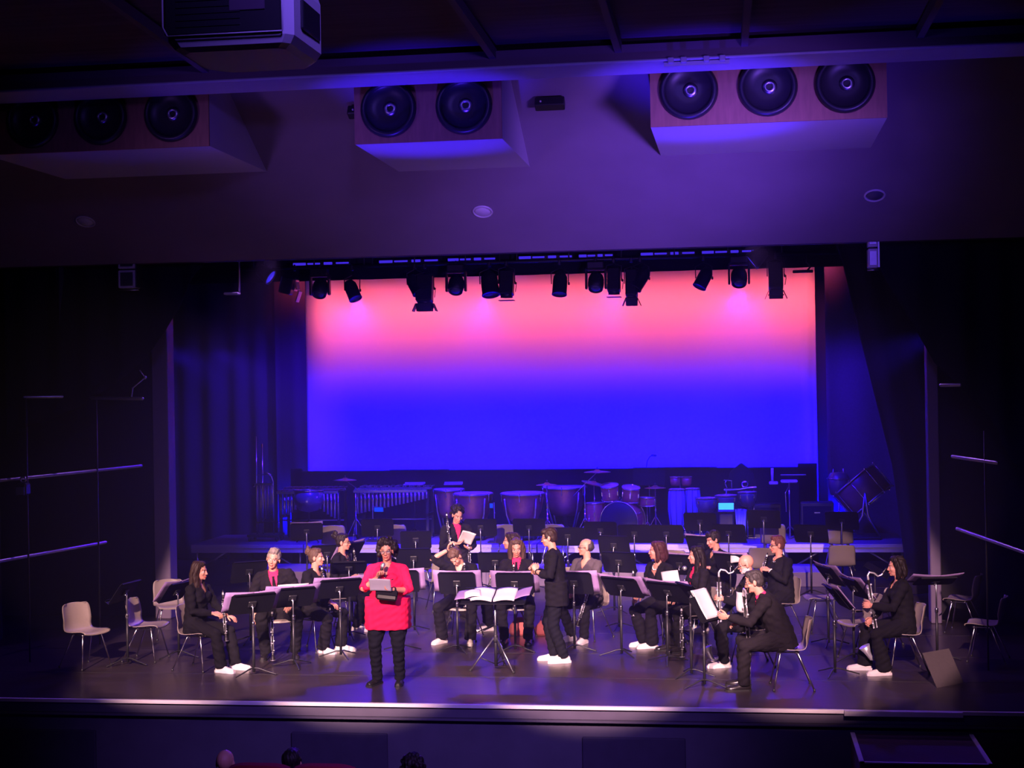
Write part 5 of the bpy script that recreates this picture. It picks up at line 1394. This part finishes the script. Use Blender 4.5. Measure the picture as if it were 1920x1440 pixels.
# ------------------------------------------------------------------ music stands
def fl(s): return 'open lilac music folder on ' + s
for a in [
    # x, y, h, rz, label, tilt, papers, folder label
    (-4.52, 2.19, .93, 82, 'tilted black stand between the two empty chairs by the side rails', 36, 0, None),
    (-4.05, 2.75, .86, 74, 'black stand with a pale page edge behind the seated long haired woman', 38, 1, 'folder on the tilted stand behind the seated long haired woman'),
    (-2.66, 1.61, .87, 38, 'black stand nearest the stage edge, in front of the long haired woman\'s knees', 36, 1, fl('the stand nearest the stage edge by the long haired woman')),
    (-2.32, 2.17, .87, 33, 'black stand in front of the grey haired man in the pink shirt', 36, 2, fl('the stand of the grey haired man in pink shirt')),
    (-1.90, 2.87, .89, 33, 'black stand next to the red bloused speaker, before the woman with messy bun', 36, 1, fl('the stand next to the red bloused speaker')),
    (-2.17, 4.38, .98, 15, 'black flat-lying stand behind the speaker\'s shoulder, before the woman in glasses', 52, 0, None),
    (-2.45, 5.6, 1.08, 62, 'black stand tilted beside the face of the woman in glasses with a bun', 34, 1, fl('the tilted stand of the woman in glasses with bun')),
    (-1.20, 3.31, .93, 4, 'black stand hidden behind the red bloused speaker', 24, 1, fl('the stand hidden behind the red bloused speaker')),
    (-1.36, 4.9, 1.05, 8, 'second black stand behind the red bloused speaker\'s shoulder', 24, 0, None),
    (-.45, 3.35, .90, 0, 'black stand in front of the woman bowing her head', 24, 1, fl('the stand of the woman bowing her head')),
    (.31, 3.39, .89, 0, 'black stand in front of the smiling woman in a pink collar', 24, 1, fl('the stand of the smiling woman in pink collar')),
    (1.08, 3.47, .89, -12, 'black stand just behind the conductor\'s back', 24, 1, fl('the stand behind the conductor\'s back')),
    (1.72, 3.15, .88, -33, 'black stand in front of the woman with the auburn bob, nearer the conductor', 36, 1, fl('the stand nearer the conductor before the auburn bob')),
    (2.33, 2.69, .88, -36, 'black stand in front of the long haired woman with the pink tie', 36, 1, fl('the stand of the long haired woman with pink tie')),
    (2.65, 1.83, .98, -62, 'slender black stand between two others before the bald bass clarinettist', 40, 0, None),
    (2.82, 1.19, .90, -118, 'black stand nearest the stage edge holding bright white pages', 32, 0, None),
    (4.33, 1.99, .93, -78, 'tall black stand in front of the woman with the black bob', 38, 1, fl('the tall stand of the woman with black bob')),
    (4.37, 4.09, .92, -66, 'black stand behind the side-on empty chair', 38, 1, fl('the stand behind the side-on empty chair')),
    (4.62, 3.0, .90, -70, 'black stand farther from the edge, before the woman with the black bob', 38, 1, fl('the farther stand before the woman with black bob')),
    (4.95, 3.75, 1.03, -100, 'low lit stand top beside the neck of the black bobbed woman\'s bass clarinet', 60, 0, None),
    (5.63, 3.05, .98, 12, 'black stand lying almost flat beside the black bobbed woman', 66, 1, fl('the almost flat stand beside the black bobbed woman')),
    (1.32, 6.9, 1.02, -14, 'black stand with bare bracket back, behind the balding man in grey', 20, 0, None),
    (1.52, 5.3, .95, -16, 'lower black stand right behind the balding man in grey', 22, 0, None),
    (-.22, 5.1, .97, 0, 'black stand between the bowing woman and the profile clarinettist', 24, 0, None),
    (-3.45, 3.9, .98, 35, 'wide black stand between the long haired woman and the grey haired man', 24, 0, None),
    (-2.9, 5.9, 1.0, 28, 'black stand behind the woman with the messy bun', 24, 0, None),
    (2.40, 4.75, .98, -26, 'black stand behind the microphone on the boom', 26, 1, fl('the stand behind the microphone on the boom')),
    (3.10, 4.7, 1.0, -32, 'black stand behind the bald bass clarinettist\'s head', 30, 1, fl('the stand behind the bald bass clarinettist\'s head')),
    (2.65, 6.6, 1.05, -30, 'black stand beside the dark haired boy', 26, 1, fl('the stand beside the dark haired boy')),
    (.46, 8.3, 1.02, -3, 'black stand above the conductor\'s back, low in the blue', 20, 0, None),
    (-4.2, 9.3, 1.02, 16, 'black stand with a pale edge strip below the vibraphone', 24, 1, fl('the stand below the vibraphone')),
    (-2.98, 9.45, 1.07, 10, 'black stand below the small glowing blue display', 22, 0, None),
    (-1.95, 7.8, 1.02, 8, 'black stand just above the red bloused speaker\'s head', 22, 0, None),
    (-1.18, 9.5, 1.06, 4, 'black stand below the middle kettledrum, near the curly haired player', 20, 0, None),
    (-.34, 9.5, 1.06, 0, 'black stand below the gap between middle and largest kettledrum', 20, 0, None),
    (.90, 9.3, 1.02, -4, 'black stand below the floor tom of the amber kit', 18, 0, None),
    (1.48, 9.15, .98, -6, 'black stand below the amber bass drum', 18, 0, None),
    (2.02, 9.0, .99, -8, 'black stand below the snare drum of the amber kit', 18, 0, None),
    (2.56, 9.55, 1.14, -10, 'black stand below the conga drums', 18, 0, None),
    (3.04, 9.0, 1.0, -12, 'black stand just above the dark haired boy, below the tablet', 22, 0, None),
    (3.62, 9.6, 1.18, -12, 'black stand below the dark speaker box, above the necklace wearer', 18, 0, None),
    (4.36, 8.9, 1.0, -16, 'black stand next to the stacked chair backs by the platform', 24, 0, None),
    (4.92, 9.9, 1.12, -14, 'black stand behind the chairs with turned backs at the platform end', 20, 0, None)]:
    x, y, h, rz, lab, tilt, pp, fo = a
    stand(x, y, h, rz, lab, tilt, papers=pp, fold_label=fo, leg_rz=random.uniform(0, 120), w=.57 if tilt == 36 and abs(rz) < 60 else .5 if y < 8 else .56, pw=.71 if tilt == 36 and abs(rz) < 60 else .64 if y < 4.2 else .56)

# the conductor's stand with an open score
t = thing('conductor_stand', 'wide flat conductor\'s desk on a tripod, middle of the stage front', 'music stand', (.26, 2.1, 0))
m = rot(x=14)
b = MB(); b.box((0, 0, .89), (.80, .46, .012), m, bev=.005); b.box(V((0, 0, .89)) + m @ V((0, .23, .02)), (.8, .01, .04), m); b.build('desk', 'desk', t)
b = MB(); b.tube([(0, 0, .3), (0, 0, .88)], .014, 8); b.build('upper_tube', 'steel', t)
b = MB(); b.tube([(0, 0, .05), (0, 0, .55)], .02, 8); b.build('lower_tube', 'black', t)
b = MB(); b.lathe([(.026, .34), (.03, .36), (.03, .42), (.024, .44)], 12); b.build('collar', 'black', t)
for k in range(3):
    a = R(200 + 120 * k)
    b = MB(); b.tube([(.02 * math.cos(a), .02 * math.sin(a), .40), (.32 * math.cos(a), .32 * math.sin(a), .012)], .011, 6); lg = b.build('leg', 'steel', t)
    b = MB(); b.tube([(.02 * math.cos(a), .02 * math.sin(a), .08), (.2 * math.cos(a), .2 * math.sin(a), .165)], .007, 5); b.build('strut', 'black', lg)
    b = MB(); b.ell((.32 * math.cos(a), .32 * math.sin(a), .014), .018, nu=8, nv=6); b.build('foot_cap', 'rubber', lg)
t = thing('score', 'thick open score lying on the conductor\'s desk', 'sheet music', (.26, 2.09, .90))
for sx in (-1, 1):
    b = MB(); b.sheet(lambda u, v: m @ V((sx * (.01 + u * .26), -.2 + v * .38, .022 + .025 * math.sin(u * 2.6) + .004 * math.sin(v * 9))), 10, 6, .02); b.build('page_block', 'paper', t)
sheet_paper('music_sheet', 'lilac sheet hanging over the end of the conductor\'s desk toward the speaker', (-.10, 2.06, .925), (1, 0, .05), (0, 1, .25), .22, .30, .012, 'folder')
sheet_paper('music_sheet', 'crumpled white sheet on the conductor\'s desk beside the open score', (.0, 2.0, .945), (1, .3, .1), (-.2, 1, .3), .2, .22, .02)
sheet_paper('music_sheet', 'lilac sheet tilted up at the conductor\'s end of the desk', (.61, 2.06, .95), (1, 0, .3), (0, 1, .25), .22, .30, .01, 'folder')
# bright white pages on the front stand, held by the bass clarinettist
mm = rot(z=-118)
for k, (off, lab) in enumerate(((.018, 'bright white page held up on the front stand by the suited bass clarinettist'), (.05, 'second white page behind the held one on the front stand'))):
    T = R(32); uz = mm @ V((0, -math.sin(T), math.cos(T))); nn = mm @ V((0, math.cos(T), math.sin(T))); ux = mm @ V((1, 0, 0))
    c = V((2.82, 1.19, .90)) + nn * (.07 - off) + uz * (.03 + .02 * k) - ux * (.02 + .03 * k)
    sheet_paper('music_sheet', lab, c, ux, uz, .32, .36, .012)
sheet_paper('music_sheet', 'curled white page hanging beside the chin of the suited bass clarinettist', (3.25, 1.34, .95), (.75, -.65, 0), (-.05, .0, 1), .15, .23, .03)
sheet_paper('music_sheet', 'white page lifted by the woman with the auburn bob', (2.33, 3.75, .93), (.9, -.3, .15), (-.2, .45, .8), .24, .19, .012)
sheet_paper('music_sheet', 'curled cream page sticking up behind the bald bass clarinettist', (3.18, 4.62, 1.09), (1, 0, .1), (0, .3, 1), .15, .13, .03)
# grey board leaning in the dark, red bags, microphone
b = MB()
b.loft([[(5.41, 1.30, .0), (5.74, 1.62, .0), (5.62, 1.92, .34), (5.29, 1.60, .34)], [(5.42, 1.315, .0), (5.75, 1.635, .0), (5.63, 1.93, .34), (5.30, 1.61, .34)]], False)
tag(b.build('hardboard_panel', 'board'), 'grey board leaning in the dark behind the woman with the black bob', 'board')
for x, y, s_, lab in ((.17, 4.75, 1.0, 'rust red bag on the floor between the feet of the smiling woman'), (.5, 4.75, .8, 'smaller rust red bag on the floor beside the conductor\'s stand side chair')):
    t = thing('cloth_bag', lab if s_ == 1 else 'smaller rust red bag on the floor just behind the conductor', 'bag', (x, y, 0))
    b = MB(); b.loft([[(px * k * s_, py * k * s_, z * s_) for px, py in ((-.14, -.05), (-.05, -.09), (.08, -.08), (.15, -.03), (.12, .08), (-.1, .09))] for z, k in ((0, .9), (.05, 1.05), (.14, .95), (.22, .5), (.25, .35))], True); b.build('sack', 'redbag', t)
    b = MB(); b.tube([(-.05 * s_, 0, .22 * s_), (-.03 * s_, .02, .32 * s_), (.04 * s_, .02, .32 * s_), (.05 * s_, 0, .22 * s_)], .008, 6); b.build('handle', 'redbag', t)
t = thing('microphone_stand', 'microphone with a round pale head on a slim boom, behind the lifted white page', 'microphone', (2.42, 4.3, 0))
b = MB(); b.lathe([(.13, 0), (.13, .02), (.03, .035)], 18); b.build('base', 'black', t)
b = MB(); b.tube([(0, 0, .03), (0, 0, .95), (.06, -.3, 1.02)], .010, 6); b.build('post', 'black', t)
b = MB(); b.tube([(.06, -.28, 1.015), (.085, -.42, 1.035)], [.012, .018], 8); b.build('microphone_body', 'black', t)
b = MB(); b.ell((.092, -.45, 1.04), .032); b.build('grille', 'mesh', t)

# ------------------------------------------------------------------ people
def seatchair(x, y, rz, lab, off=.05):
    a = R(rz); chair(x - math.sin(a) * off, y + math.cos(a) * off, rz, lab, 0, GC)
W = lambda mw, p: mw @ V(p)

# seated woman at the far side
seatchair(-3.53, 1.98, -104, 'beige chair the long haired woman in white sneakers sits on')
t, mw, d = person('woman with long dark hair sitting at the far side, clarinet upright on her lap', -3.53, 1.98, -104, .97, lean=5, head=(8, 2, 0), feet=((.13, .50), (-.10, .56)), fem=True,
    hands={'R': ((.03, .335, .70), (-.35, .9, -.2), (-.5, .3, -.8), .8), 'L': ((-.12, .44, .655), (.05, 1, -.3), (0, 0, -1), .3)}, vneck=.16, vw=.05, topname='blouse', hem=.09, hair=('long', 'brown'), flare=.012)
clarinet(W(mw, (-.01, .40, 1.00)), W(mw, (-.01, .44, .36)), 'clarinet upright on the lap of the long haired woman at the far side')
# grey haired man
seatchair(-2.81, 3.2, 192, 'beige chair the grey haired man in the pink shirt sits on')
t, mw, d = person('grey haired man in dark suit and pink shirt leaning forward on his chair', -2.81, 3.2, 192, 1.10, lean=21, side=6, head=(-8, 2, -10), feet=((.15, .5), (-.22, .42)),
    hands={'R': ((.30, .34, .50), (.05, .25, -1), (-1, 0, 0), .35), 'L': ((-.16, .42, .66), (.2, 1, -.2), (0, 0, -1), .4)}, top='cloth_suit', vneck=.26, vw=.06, shirt='cloth_pink', tie='cloth_suit', hem=.14, hair=('quiff', 'grey'), shoes='leather', build=1.08)
clarinet((-2.66, 2.38, .70), (-2.66, 2.38, .035), 'clarinet standing upright on the floor before the grey haired man')
# woman with messy bun
seatchair(-2.46, 3.38, -108, 'beige chair the woman with the messy bun sits on')
t, mw, d = person('woman with messy light brown bun, facing the middle, hand on her knee', -2.46, 3.38, -108, 1.0, lean=11, head=(14, -2, 0), feet=((.12, .34), (-.12, .46)), fem=True,
    hands={'R': ((.13, .46, .66), (.05, 1, -.35), (0, -.2, -1), .35), 'L': ((-.04, .27, .93), (.5, .7, .3), (.5, .2, -.6), .8)}, vneck=.17, vw=.06, topname='blouse', hair=('bun', 'light_brown'), necklace='black', flare=.02)
clarinet(W(mw, (.0, .20, 1.14)), W(mw, (.03, .36, .52)), 'clarinet raised near the chin of the woman with the messy bun')
# woman in glasses with bun
seatchair(-2.52, 5.15, -100, 'chair the woman in glasses with a bun sits on')
t, mw, d = person('woman in glasses with dark bun, holding her clarinet upright before her', -2.52, 5.15, -100, 1.02, lean=5, head=(8, 0, 0), fem=True, feet=((.1, .36), (-.1, .40)),
    hands={'R': ((.05, .29, .78), (-.5, .8, .2), (-.5, .3, -.5), .8), 'L': ((-.04, .25, .96), (.5, .8, .2), (.5, .3, -.5), .8)}, vneck=.22, vw=.06, topname='jacket', hair=('bun', 'dark'), glasses='glasses', necklace='black')
clarinet(W(mw, (.01, .24, 1.18)), W(mw, (.01, .34, .54)), 'clarinet held upright by the woman in glasses with a bun')
# the speaker
t, mw, d = person('speaker in a crimson blouse standing at the stage front with microphone and card', -.86, 1.14, 181, .985, seat=False, lean=-1, head=(2, 2, 0), feet=((.14, .05), (-.13, .04)), build=1.26, belly=.035, fem=True,
    hands={'R': ((.045, .235, 1.325), (-.45, .35, .85), (-.75, .5, -.3), .95), 'L': ((-.08, .33, 1.155), (.75, .45, .08), (0, .1, 1), .55)}, poles={'R': (.9, -.25, -.75), 'L': (-.8, -.35, -.7)},
    top='cloth_red', topname='blouse', vneck=.15, vw=.045, sleeve=.35, hem=.13, trousers='denim', shoes='leather', hair=('bigcurly', 'dark'), glasses='silverglasses', foot_yaw=(20, -4), skin=(.52, .23, .15), watch={'L': 'b'})
a, c = W(mw, (.0, .20, 1.435)), W(mw, (.075, .235, 1.22))
t = thing('microphone', 'handheld microphone at the mouth of the speaker in crimson', 'microphone', tuple(c))
mq = along(a - c); L = (a - c).length
b = MB(); b.lathe([(.013, 0), (.014, .01), (.017, L - .06), (.020, L - .05)], 16, mtx=mq); b.build('handle', 'blackplastic', t)
b = MB(); b.lathe([(.021, L - .05), (.026, L - .035), (.027, L - .015), (.022, L + .005), (.01, L + .014)], 16, mtx=mq); b.build('grille', 'mesh', t)
b = MB(); b.lathe([(.0265, L - .033), (.0285, L - .028), (.0265, L - .023)], 16, mtx=mq, cap=False); b.build('ring', 'silver', t)
sheet_paper('speech_card', 'silvery card the speaker in crimson reads from', W(mw, (.0, .40, 1.215)), mw.to_3x3() @ V((1, 0, .03)), mw.to_3x3() @ V((0, .35, .85)), .25, .16, .006, 'card', 'card')
t = thing('clutch_bag', 'black clutch held under the card by the speaker in crimson', 'bag', tuple(W(mw, (-.06, .31, 1.09))), 181)
b = MB(); b.box((0, 0, 0), (.25, .045, .13), rot(x=12, y=-6), bev=.02); b.build('pouch', 'leather', t)
b = MB(); b.box((0, .028, .03), (.25, .008, .06), rot(x=12, y=-6), bev=.003); b.build('flap', 'cloth_black', t)
# curly haired standing clarinettist
t, mw, d = person('curly haired clarinettist in dark jacket and pink shirt standing at the back reading a page', -1.02, 6.25, -152, 1.0, seat=False, lean=12, head=(2, 20, 0), feet=((.12, .02), (-.12, .05)), fem=True,
    hands={'R': ((.04, .34, 1.16), (-.8, .6, .1), (-.2, .4, .8), .7), 'L': ((-.10, .36, 1.08), (.75, .6, .1), (.3, .5, .5), .6)}, top='cloth_suit', vneck=.2, vw=.05, shirt='cloth_pink', hem=.14, trousers='cloth_suit', shoes='leather', hair=('curly', 'dark'), watch={'R': 'w'}, build=1.05)
clarinet(W(mw, (.17, .16, 1.62)), W(mw, (.14, .31, .99)), 'clarinet tucked upright in the hand of the curly haired standing player')
clarinet(W(mw, (-.10, .40, 1.14)), W(mw, (-.12, .40, .5)), 'second clarinet hanging from the left hand of the curly haired standing player')
sheet_paper('music_sheet', 'grey page held up by the curly haired standing clarinettist', W(mw, (-.06, .42, 1.24)), mw.to_3x3() @ V((.95, -.1, .3)), mw.to_3x3() @ V((-.1, .7, .7)), .21, .27, .01)
# bowing woman
seatchair(-.55, 4.38, 176, 'chair the bowing woman in white sneakers sits on')
t, mw, d = person('woman bowing her head with one forearm raised to her hair', -.55, 4.34, 176, 1.0, lean=16, head=(-14, 52, 6), feet=((.22, .36), (-.18, .40)), fem=True, foot_yaw=(25, -10),
    hands={'R': ((.14, .20, 1.30), (-.3, .3, 1), (-1, .1, 0), .5), 'L': ((-.10, .33, .88), (.5, .8, 0), (.4, .2, -.6), .8)}, poles={'R': (.8, .3, -.9)}, vneck=.14, vw=.05, topname='blouse', sleeve=.12, hair=('pony', 'light_brown'), flare=.02, watch={'R': 'b'})
clarinet(W(mw, (-.10, .30, 1.12)), W(mw, (-.14, .40, .5)), 'clarinet held across the chest of the bowing woman')
# profile clarinettist behind
seatchair(.02, 5.35, 108, 'chair the profile clarinettist behind the smiling woman sits on')
t, mw, d = person('long haired clarinettist in profile, half hidden behind the smiling woman', .02, 5.35, 108, 1.0, lean=3, head=(-12, 0, 0), fem=True,
    hands={'R': ((.04, .30, .78), (-.5, .8, .2), (-.5, .3, -.5), .8), 'L': ((-.05, .26, .96), (.5, .8, .2), (.5, .3, -.5), .8)}, vneck=.1, vw=.05, topname='blouse', hair=('waves', 'brown'), shoes='sneaker')
clarinet(W(mw, (.0, .22, 1.13)), W(mw, (.0, .40, .53)), 'clarinet of the profile player behind the smiling woman')
# smiling woman in pink collar
seatchair(.20, 4.42, 182, 'chair the smiling woman in a pink collar sits on')
t, mw, d = person('smiling long haired woman in dark jacket with bright pink collar and shirt', .20, 4.42, 182, 1.03, lean=3, head=(4, 14, 0), feet=((.14, .46), (-.17, .46)), fem=True,
    hands={'R': ((.05, .28, .80), (-.6, .7, .1), (-.5, .3, -.5), .8), 'L': ((-.03, .26, .92), (.6, .7, .1), (.5, .3, -.5), .8)}, top='cloth_suit', vneck=.24, vw=.06, shirt='cloth_pink', tie='cloth_suit', hem=.12, hair=('waves', 'light_brown'), shoes='leather')
clarinet(W(mw, (.02, .24, 1.08)), W(mw, (.02, .36, .45)), 'clarinet upright before the smiling woman in the pink collar')
# conductor
t, mw, d = person('conductor in black with glasses and white sneakers, hand raised before the chin', .95, 2.72, 96, .985, seat=False, lean=5, head=(-8, 9, 0), feet=((.10, .10), (-.09, -.03)), foot_yaw=(0, -12),
    hands={'L': ((-.09, .27, 1.20), (.2, .35, .9), (.9, .2, 0), .95), 'R': ((.05, .30, 1.16), (-.2, .4, .9), (-.9, .2, 0), .95)}, poles={'L': (-.45, .1, -1), 'R': (.45, .1, -1)}, topname='shirt', vneck=.10, vw=.04, hem=.07, sleeve=.62, hair=('fringe', 'brown'), glasses='glasses', trousers='denim', watch={'L': 'b'})
t = thing('baton', 'thin dark stick held upright by the conductor', 'baton', tuple(W(mw, (-.07, .30, 1.13))))
aa, cc2 = W(mw, (-.06, .31, 1.13)) - W(mw, (-.07, .30, 1.13)), W(mw, (-.03, .33, 1.50)) - W(mw, (-.07, .30, 1.13))
b = MB(); b.tube([aa, cc2], [.006, .0025], 6); b.build('stick', 'ebony', t)
b = MB(); b.ell(aa, (.011, .011, .022), nu=8, nv=6); b.build('grip', 'lacquer', t)
# balding man in grey
seatchair(1.20, 4.55, 150, 'chair the balding man in the grey sweater sits on')
t, mw, d = person('balding man in a grey sweater and glasses looking toward the middle', 1.17, 4.55, 150, 1.0, lean=3, head=(-44, -2, 0), feet=((.08, .36), (-.20, .46)), build=1.12, belly=.03,
    hands={'R': ((.16, .38, .68), (-.4, .9, -.2), (0, 0, -1), .4), 'L': ((-.06, .43, .68), (.3, .9, -.25), (.1, 0, -1), .6)}, top='cloth_grey', topname='sweater', vneck=.11, vw=.06, hem=.08, hair=('bald_sides', 'salt'), glasses='glasses')
clarinet((1.27, 3.93, .86), (1.06, 3.97, .25), 'clarinet slanting over the knee of the balding man in grey')
# auburn bob
seatchair(2.22, 4.12, 136, 'chair the woman with the auburn bob sits on')
t, mw, d = person('woman with auburn bob in profile, lifting a white page beside her stand', 2.22, 4.12, 136, 1.01, lean=9, head=(-40, 0, 0), feet=((.03, .38), (-.13, .40)), fem=True, foot_yaw=(30, 24),
    hands={'L': ((-.20, .40, .86), (.25, .9, .3), (.3, 0, .9), .5), 'R': ((.06, .42, .66), (-.2, 1, -.3), (0, 0, -1), .35)}, vneck=.2, vw=.06, topname='blouse', hair=('bob', 'auburn'), necklace='pearl', flare=.03)
clarinet(W(mw, (.16, .40, 1.02)), W(mw, (.10, .46, .40)), 'clarinet leaning on the lap of the woman with the auburn bob')
# boy
seatchair(2.93, 5.55, 132, 'chair the dark haired boy sits on')
t, mw, d = person('dark haired boy in a black shirt looking down beside his stand', 2.93, 5.55, 132, 1.02, lean=4, head=(-14, 14, 0), hands={'R': ((.08, .32, .78), (-.5, .8, .1), (-.3, .2, -.8), .7), 'L': ((-.06, .30, .88), (.5, .8, .1), (.3, .2, -.8), .7)}, topname='shirt', vneck=.09, vw=.05, hair=('fringe', 'dark'))
# long haired woman with the pink tie
seatchair(2.72, 3.70, 118, 'chair the long haired woman with the pink tie sits on')
t, mw, d = person('woman with very long dark hair, dark jacket and pink shirt, in profile', 2.72, 3.70, 118, .97, lean=3, head=(-24, 2, 0), fem=True, feet=((.12, .44), (-.08, .40)),
    hands={'R': ((.10, .36, .68), (-.3, 1, -.2), (0, 0, -1), .4), 'L': ((-.08, .36, .68), (.3, 1, -.2), (0, 0, -1), .4)}, top='cloth_suit', vneck=.22, vw=.055, shirt='cloth_pink', hair=('long', 'dark'), shoes='leather')
clarinet((2.50, 2.90, .68), (2.50, 2.90, .035), 'clarinet standing on its peg on the floor, behind the slender stand')
# bald bass clarinettist
seatchair(3.40, 2.62, 100, 'chair the bald bass clarinettist sits on')
t, mw, d = person('bald bearded bass clarinettist in glasses and black', 3.39, 2.62, 100, 1.0, lean=4, head=(0, 12, 0), feet=((.16, .40), (-.12, .44)), build=1.1, belly=.02,
    hands={'L': ((-.06, .43, .84), (.4, .8, .2), (.7, .1, -.3), .75), 'R': ((.06, .42, .62), (-.4, .8, .1), (-.7, .1, -.3), .75)}, topname='shirt', vneck=.05, vw=.05, hair=('bald', 'grey'), glasses='glasses', beard=(.62, .55, .52))
bass_clarinet((2.98, 2.50, 1.10), (2.985, 2.47, .17), (-1, -.12, 0), 'bass clarinet with a bright curved neck held by the bald man')
# suited bass clarinettist in front
seatchair(3.78, 1.22, 94, 'beige chair the suited bass clarinettist sits on, nearest the stage edge', .0)
t, mw, d = person('suited man with salt and pepper hair and pink tie, bass clarinettist nearest the edge', 3.70, 1.20, 94, 1.04, lean=26, head=(-4, 14, 0), feet=((.12, .48), (-.16, .50)), build=1.06,
    hands={'L': ((-.10, .66, .83), (.3, .9, .1), (.8, .1, .2), .6), 'R': ((.06, .52, .72), (-.3, .9, 0), (-.5, .2, -.6), .7)}, poles={'L': (-.5, -.3, -.9)}, top='cloth_suit', vneck=.2, vw=.05, shirt='cloth_pink', tie='cloth_pink', hem=.2, hair=('short', 'salt'), glasses='glasses', shoes='leather', trousers='cloth_suit')
bass_clarinet((3.28, 1.22, 1.04), (3.34, 1.30, .40), (-.3, 1, 0), 'bass clarinet leaning against the suited man nearest the edge')
# short haired woman with necklace
seatchair(3.80, 4.85, 130, 'chair the short haired woman with a pearl necklace sits on')
t, mw, d = person('short red haired woman with pearl necklace playing her clarinet', 3.78, 4.85, 130, 1.0, lean=2, head=(-24, 4, 0), fem=True, build=1.1, belly=.02,
    hands={'L': ((-.05, .31, .94), (.5, .7, .25), (.6, .2, -.4), .85), 'R': ((.05, .36, .80), (-.5, .7, .2), (-.6, .2, -.4), .85)}, topname='blouse', vneck=.05, vw=.06, hair=('short', 'red'), glasses='glasses', necklace='pearl', watch={'L': 'w'})
clarinet(W(mw, (.04, .19, 1.145)), W(mw, (.02, .44, .58)), 'clarinet being played by the short red haired woman')
# woman with black bob at the side
seatchair(5.20, 2.34, 97, 'dark beige chair the woman with the black bob sits on')
t, mw, d = person('woman with a black bob and white sneakers, bass clarinettist at the dark side', 5.16, 2.32, 97, 1.0, lean=5, head=(-4, 2, 0), feet=((.10, .50), (-.24, .34)), fem=True,
    hands={'L': ((-.06, .44, .80), (.4, .85, .05), (.8, .1, -.2), .85), 'R': ((.0, .44, .55), (-.3, .8, -.5), (-.8, .1, -.2), .7)}, vneck=.22, vw=.06, topname='blouse', hair=('bob', 'dark'), flare=.03)
bass_clarinet((4.75, 2.24, 1.10), (4.86, 2.22, .24), (-1, -.25, 0), 'bass clarinet of the woman with the black bob at the dark side')

# ------------------------------------------------------------------ steps, audience
t = thing('stage_steps', 'carpeted steps with pale nosing strips climbing to the stage edge', 'steps', (4.98, -.75, -1.0))
b = MB(); b.box((0, 0, .395), (1.24, 1.28, .79), bev=.01); b.build('tread_block', 'carpet', t)
for p, s_ in (((-.60, 0, .795), (.045, 1.28, .012)), ((.60, 0, .795), (.04, 1.28, .012)), ((0, -.62, .795), (1.24, .04, .012))):
    b = MB(); b.box(p, s_); b.build('nosing', 'white', t)
t = thing('stage_steps', 'lower step with a pale strip beside the carpeted steps', 'steps', (6.3, -.75, -1.0))
b = MB(); b.box((.1, -.1, .2), (1.0, 1.3, .4), bev=.01); b.build('tread_block', 'carpet', t)
b = MB(); b.box((-.38, -.1, .405), (.04, 1.3, .012)); b.build('nosing', 'white', t)
def theatre_seat(x, y, lab, z=-1.0):
    t = thing('theatre_seat', lab, 'theatre seat', (x, y, z), group='red theatre seats')
    b = MB(); b.sheet(lambda u, v: (-.25 + .5 * u, -.24 - .06 * v + .03 * (2 * u - 1) ** 2, .42 + .55 * v - .04 * (abs(2 * u - 1) ** 4) * (v > .9)), 12, 8, .07); b.build('backrest', 'redseat', t)
    b = MB(); b.box((0, 0, .42), (.5, .46, .1), bev=.03); b.build('cushion', 'redseat', t)
    for sx in (-1, 1):
        b = MB(); b.box((sx * .28, 0, .3), (.05, .5, .6), bev=.02); b.build('arm_panel', 'black', t)
    b = MB(); b.box((0, 0, .18), (.08, .3, .36)); b.build('pedestal', 'black', t)
theatre_seat(-.56, -4.42, 'red theatre seat in the row behind, next to the bald listener', -.47)
theatre_seat(-.03, -4.4, 'red theatre seat in the row behind the dark haired listener, nearer the middle', -.47)
for x, sc, hr, lab in ((-1.36, 1.04, ('bald', 'grey'), 'bald listener in the front row seen from behind'), (-.74, 1.05, ('short', 'dark'), 'dark haired listener in the front row seen from behind'), (.37, 1.0, ('curly', 'dark'), 'listener with curls in the front row, barely in view')):
    person(lab, x, -3.2, 0, sc, lean=-2, head=(0, 0, 0), top='cloth_black', topname='sweater', hair=hr, shoes='leather', z=-1.0, hipz=.40)
    theatre_seat(x, -3.24, 'front row seat of the ' + lab.split(' in the')[0])

# ------------------------------------------------------------------ stage haze
b = MB(); b.box((0, 5.8, 3.46), (16.4, 14.6, 6.88))
hz = b.build('haze', 'white'); hz['kind'] = 'stuff'; hz['label'] = 'thin violet stage haze hanging in the beams'; hz['category'] = 'haze'
hm = bpy.data.materials.new('stage_haze'); hm.use_nodes = True
nt = hm.node_tree; nt.nodes.remove(nt.nodes['Principled BSDF'])
vs = nt.nodes.new('ShaderNodeVolumeScatter'); vs.inputs['Density'].default_value = 0.013; vs.inputs['Anisotropy'].default_value = 0.7
nt.links.new(vs.outputs[0], nt.nodes['Material Output'].inputs['Volume'])
hz.data.materials.clear(); hz.data.materials.append(hm)

# ------------------------------------------------------------------ grow the remeshed figures
bpy.context.view_layer.update()
dg = bpy.context.evaluated_depsgraph_get()
new = []
for o, cb in RM:
    new.append((o, bpy.data.meshes.new_from_object(o.evaluated_get(dg)), cb))
for o, me, cb in new:
    o.modifiers.clear()
    old = o.data; o.data = me; me.name = o.name
    if cb: cb(me)
    me.polygons.foreach_set('use_smooth', [True] * len(me.polygons))
    me.update()
    if old.users == 0: bpy.data.meshes.remove(old)
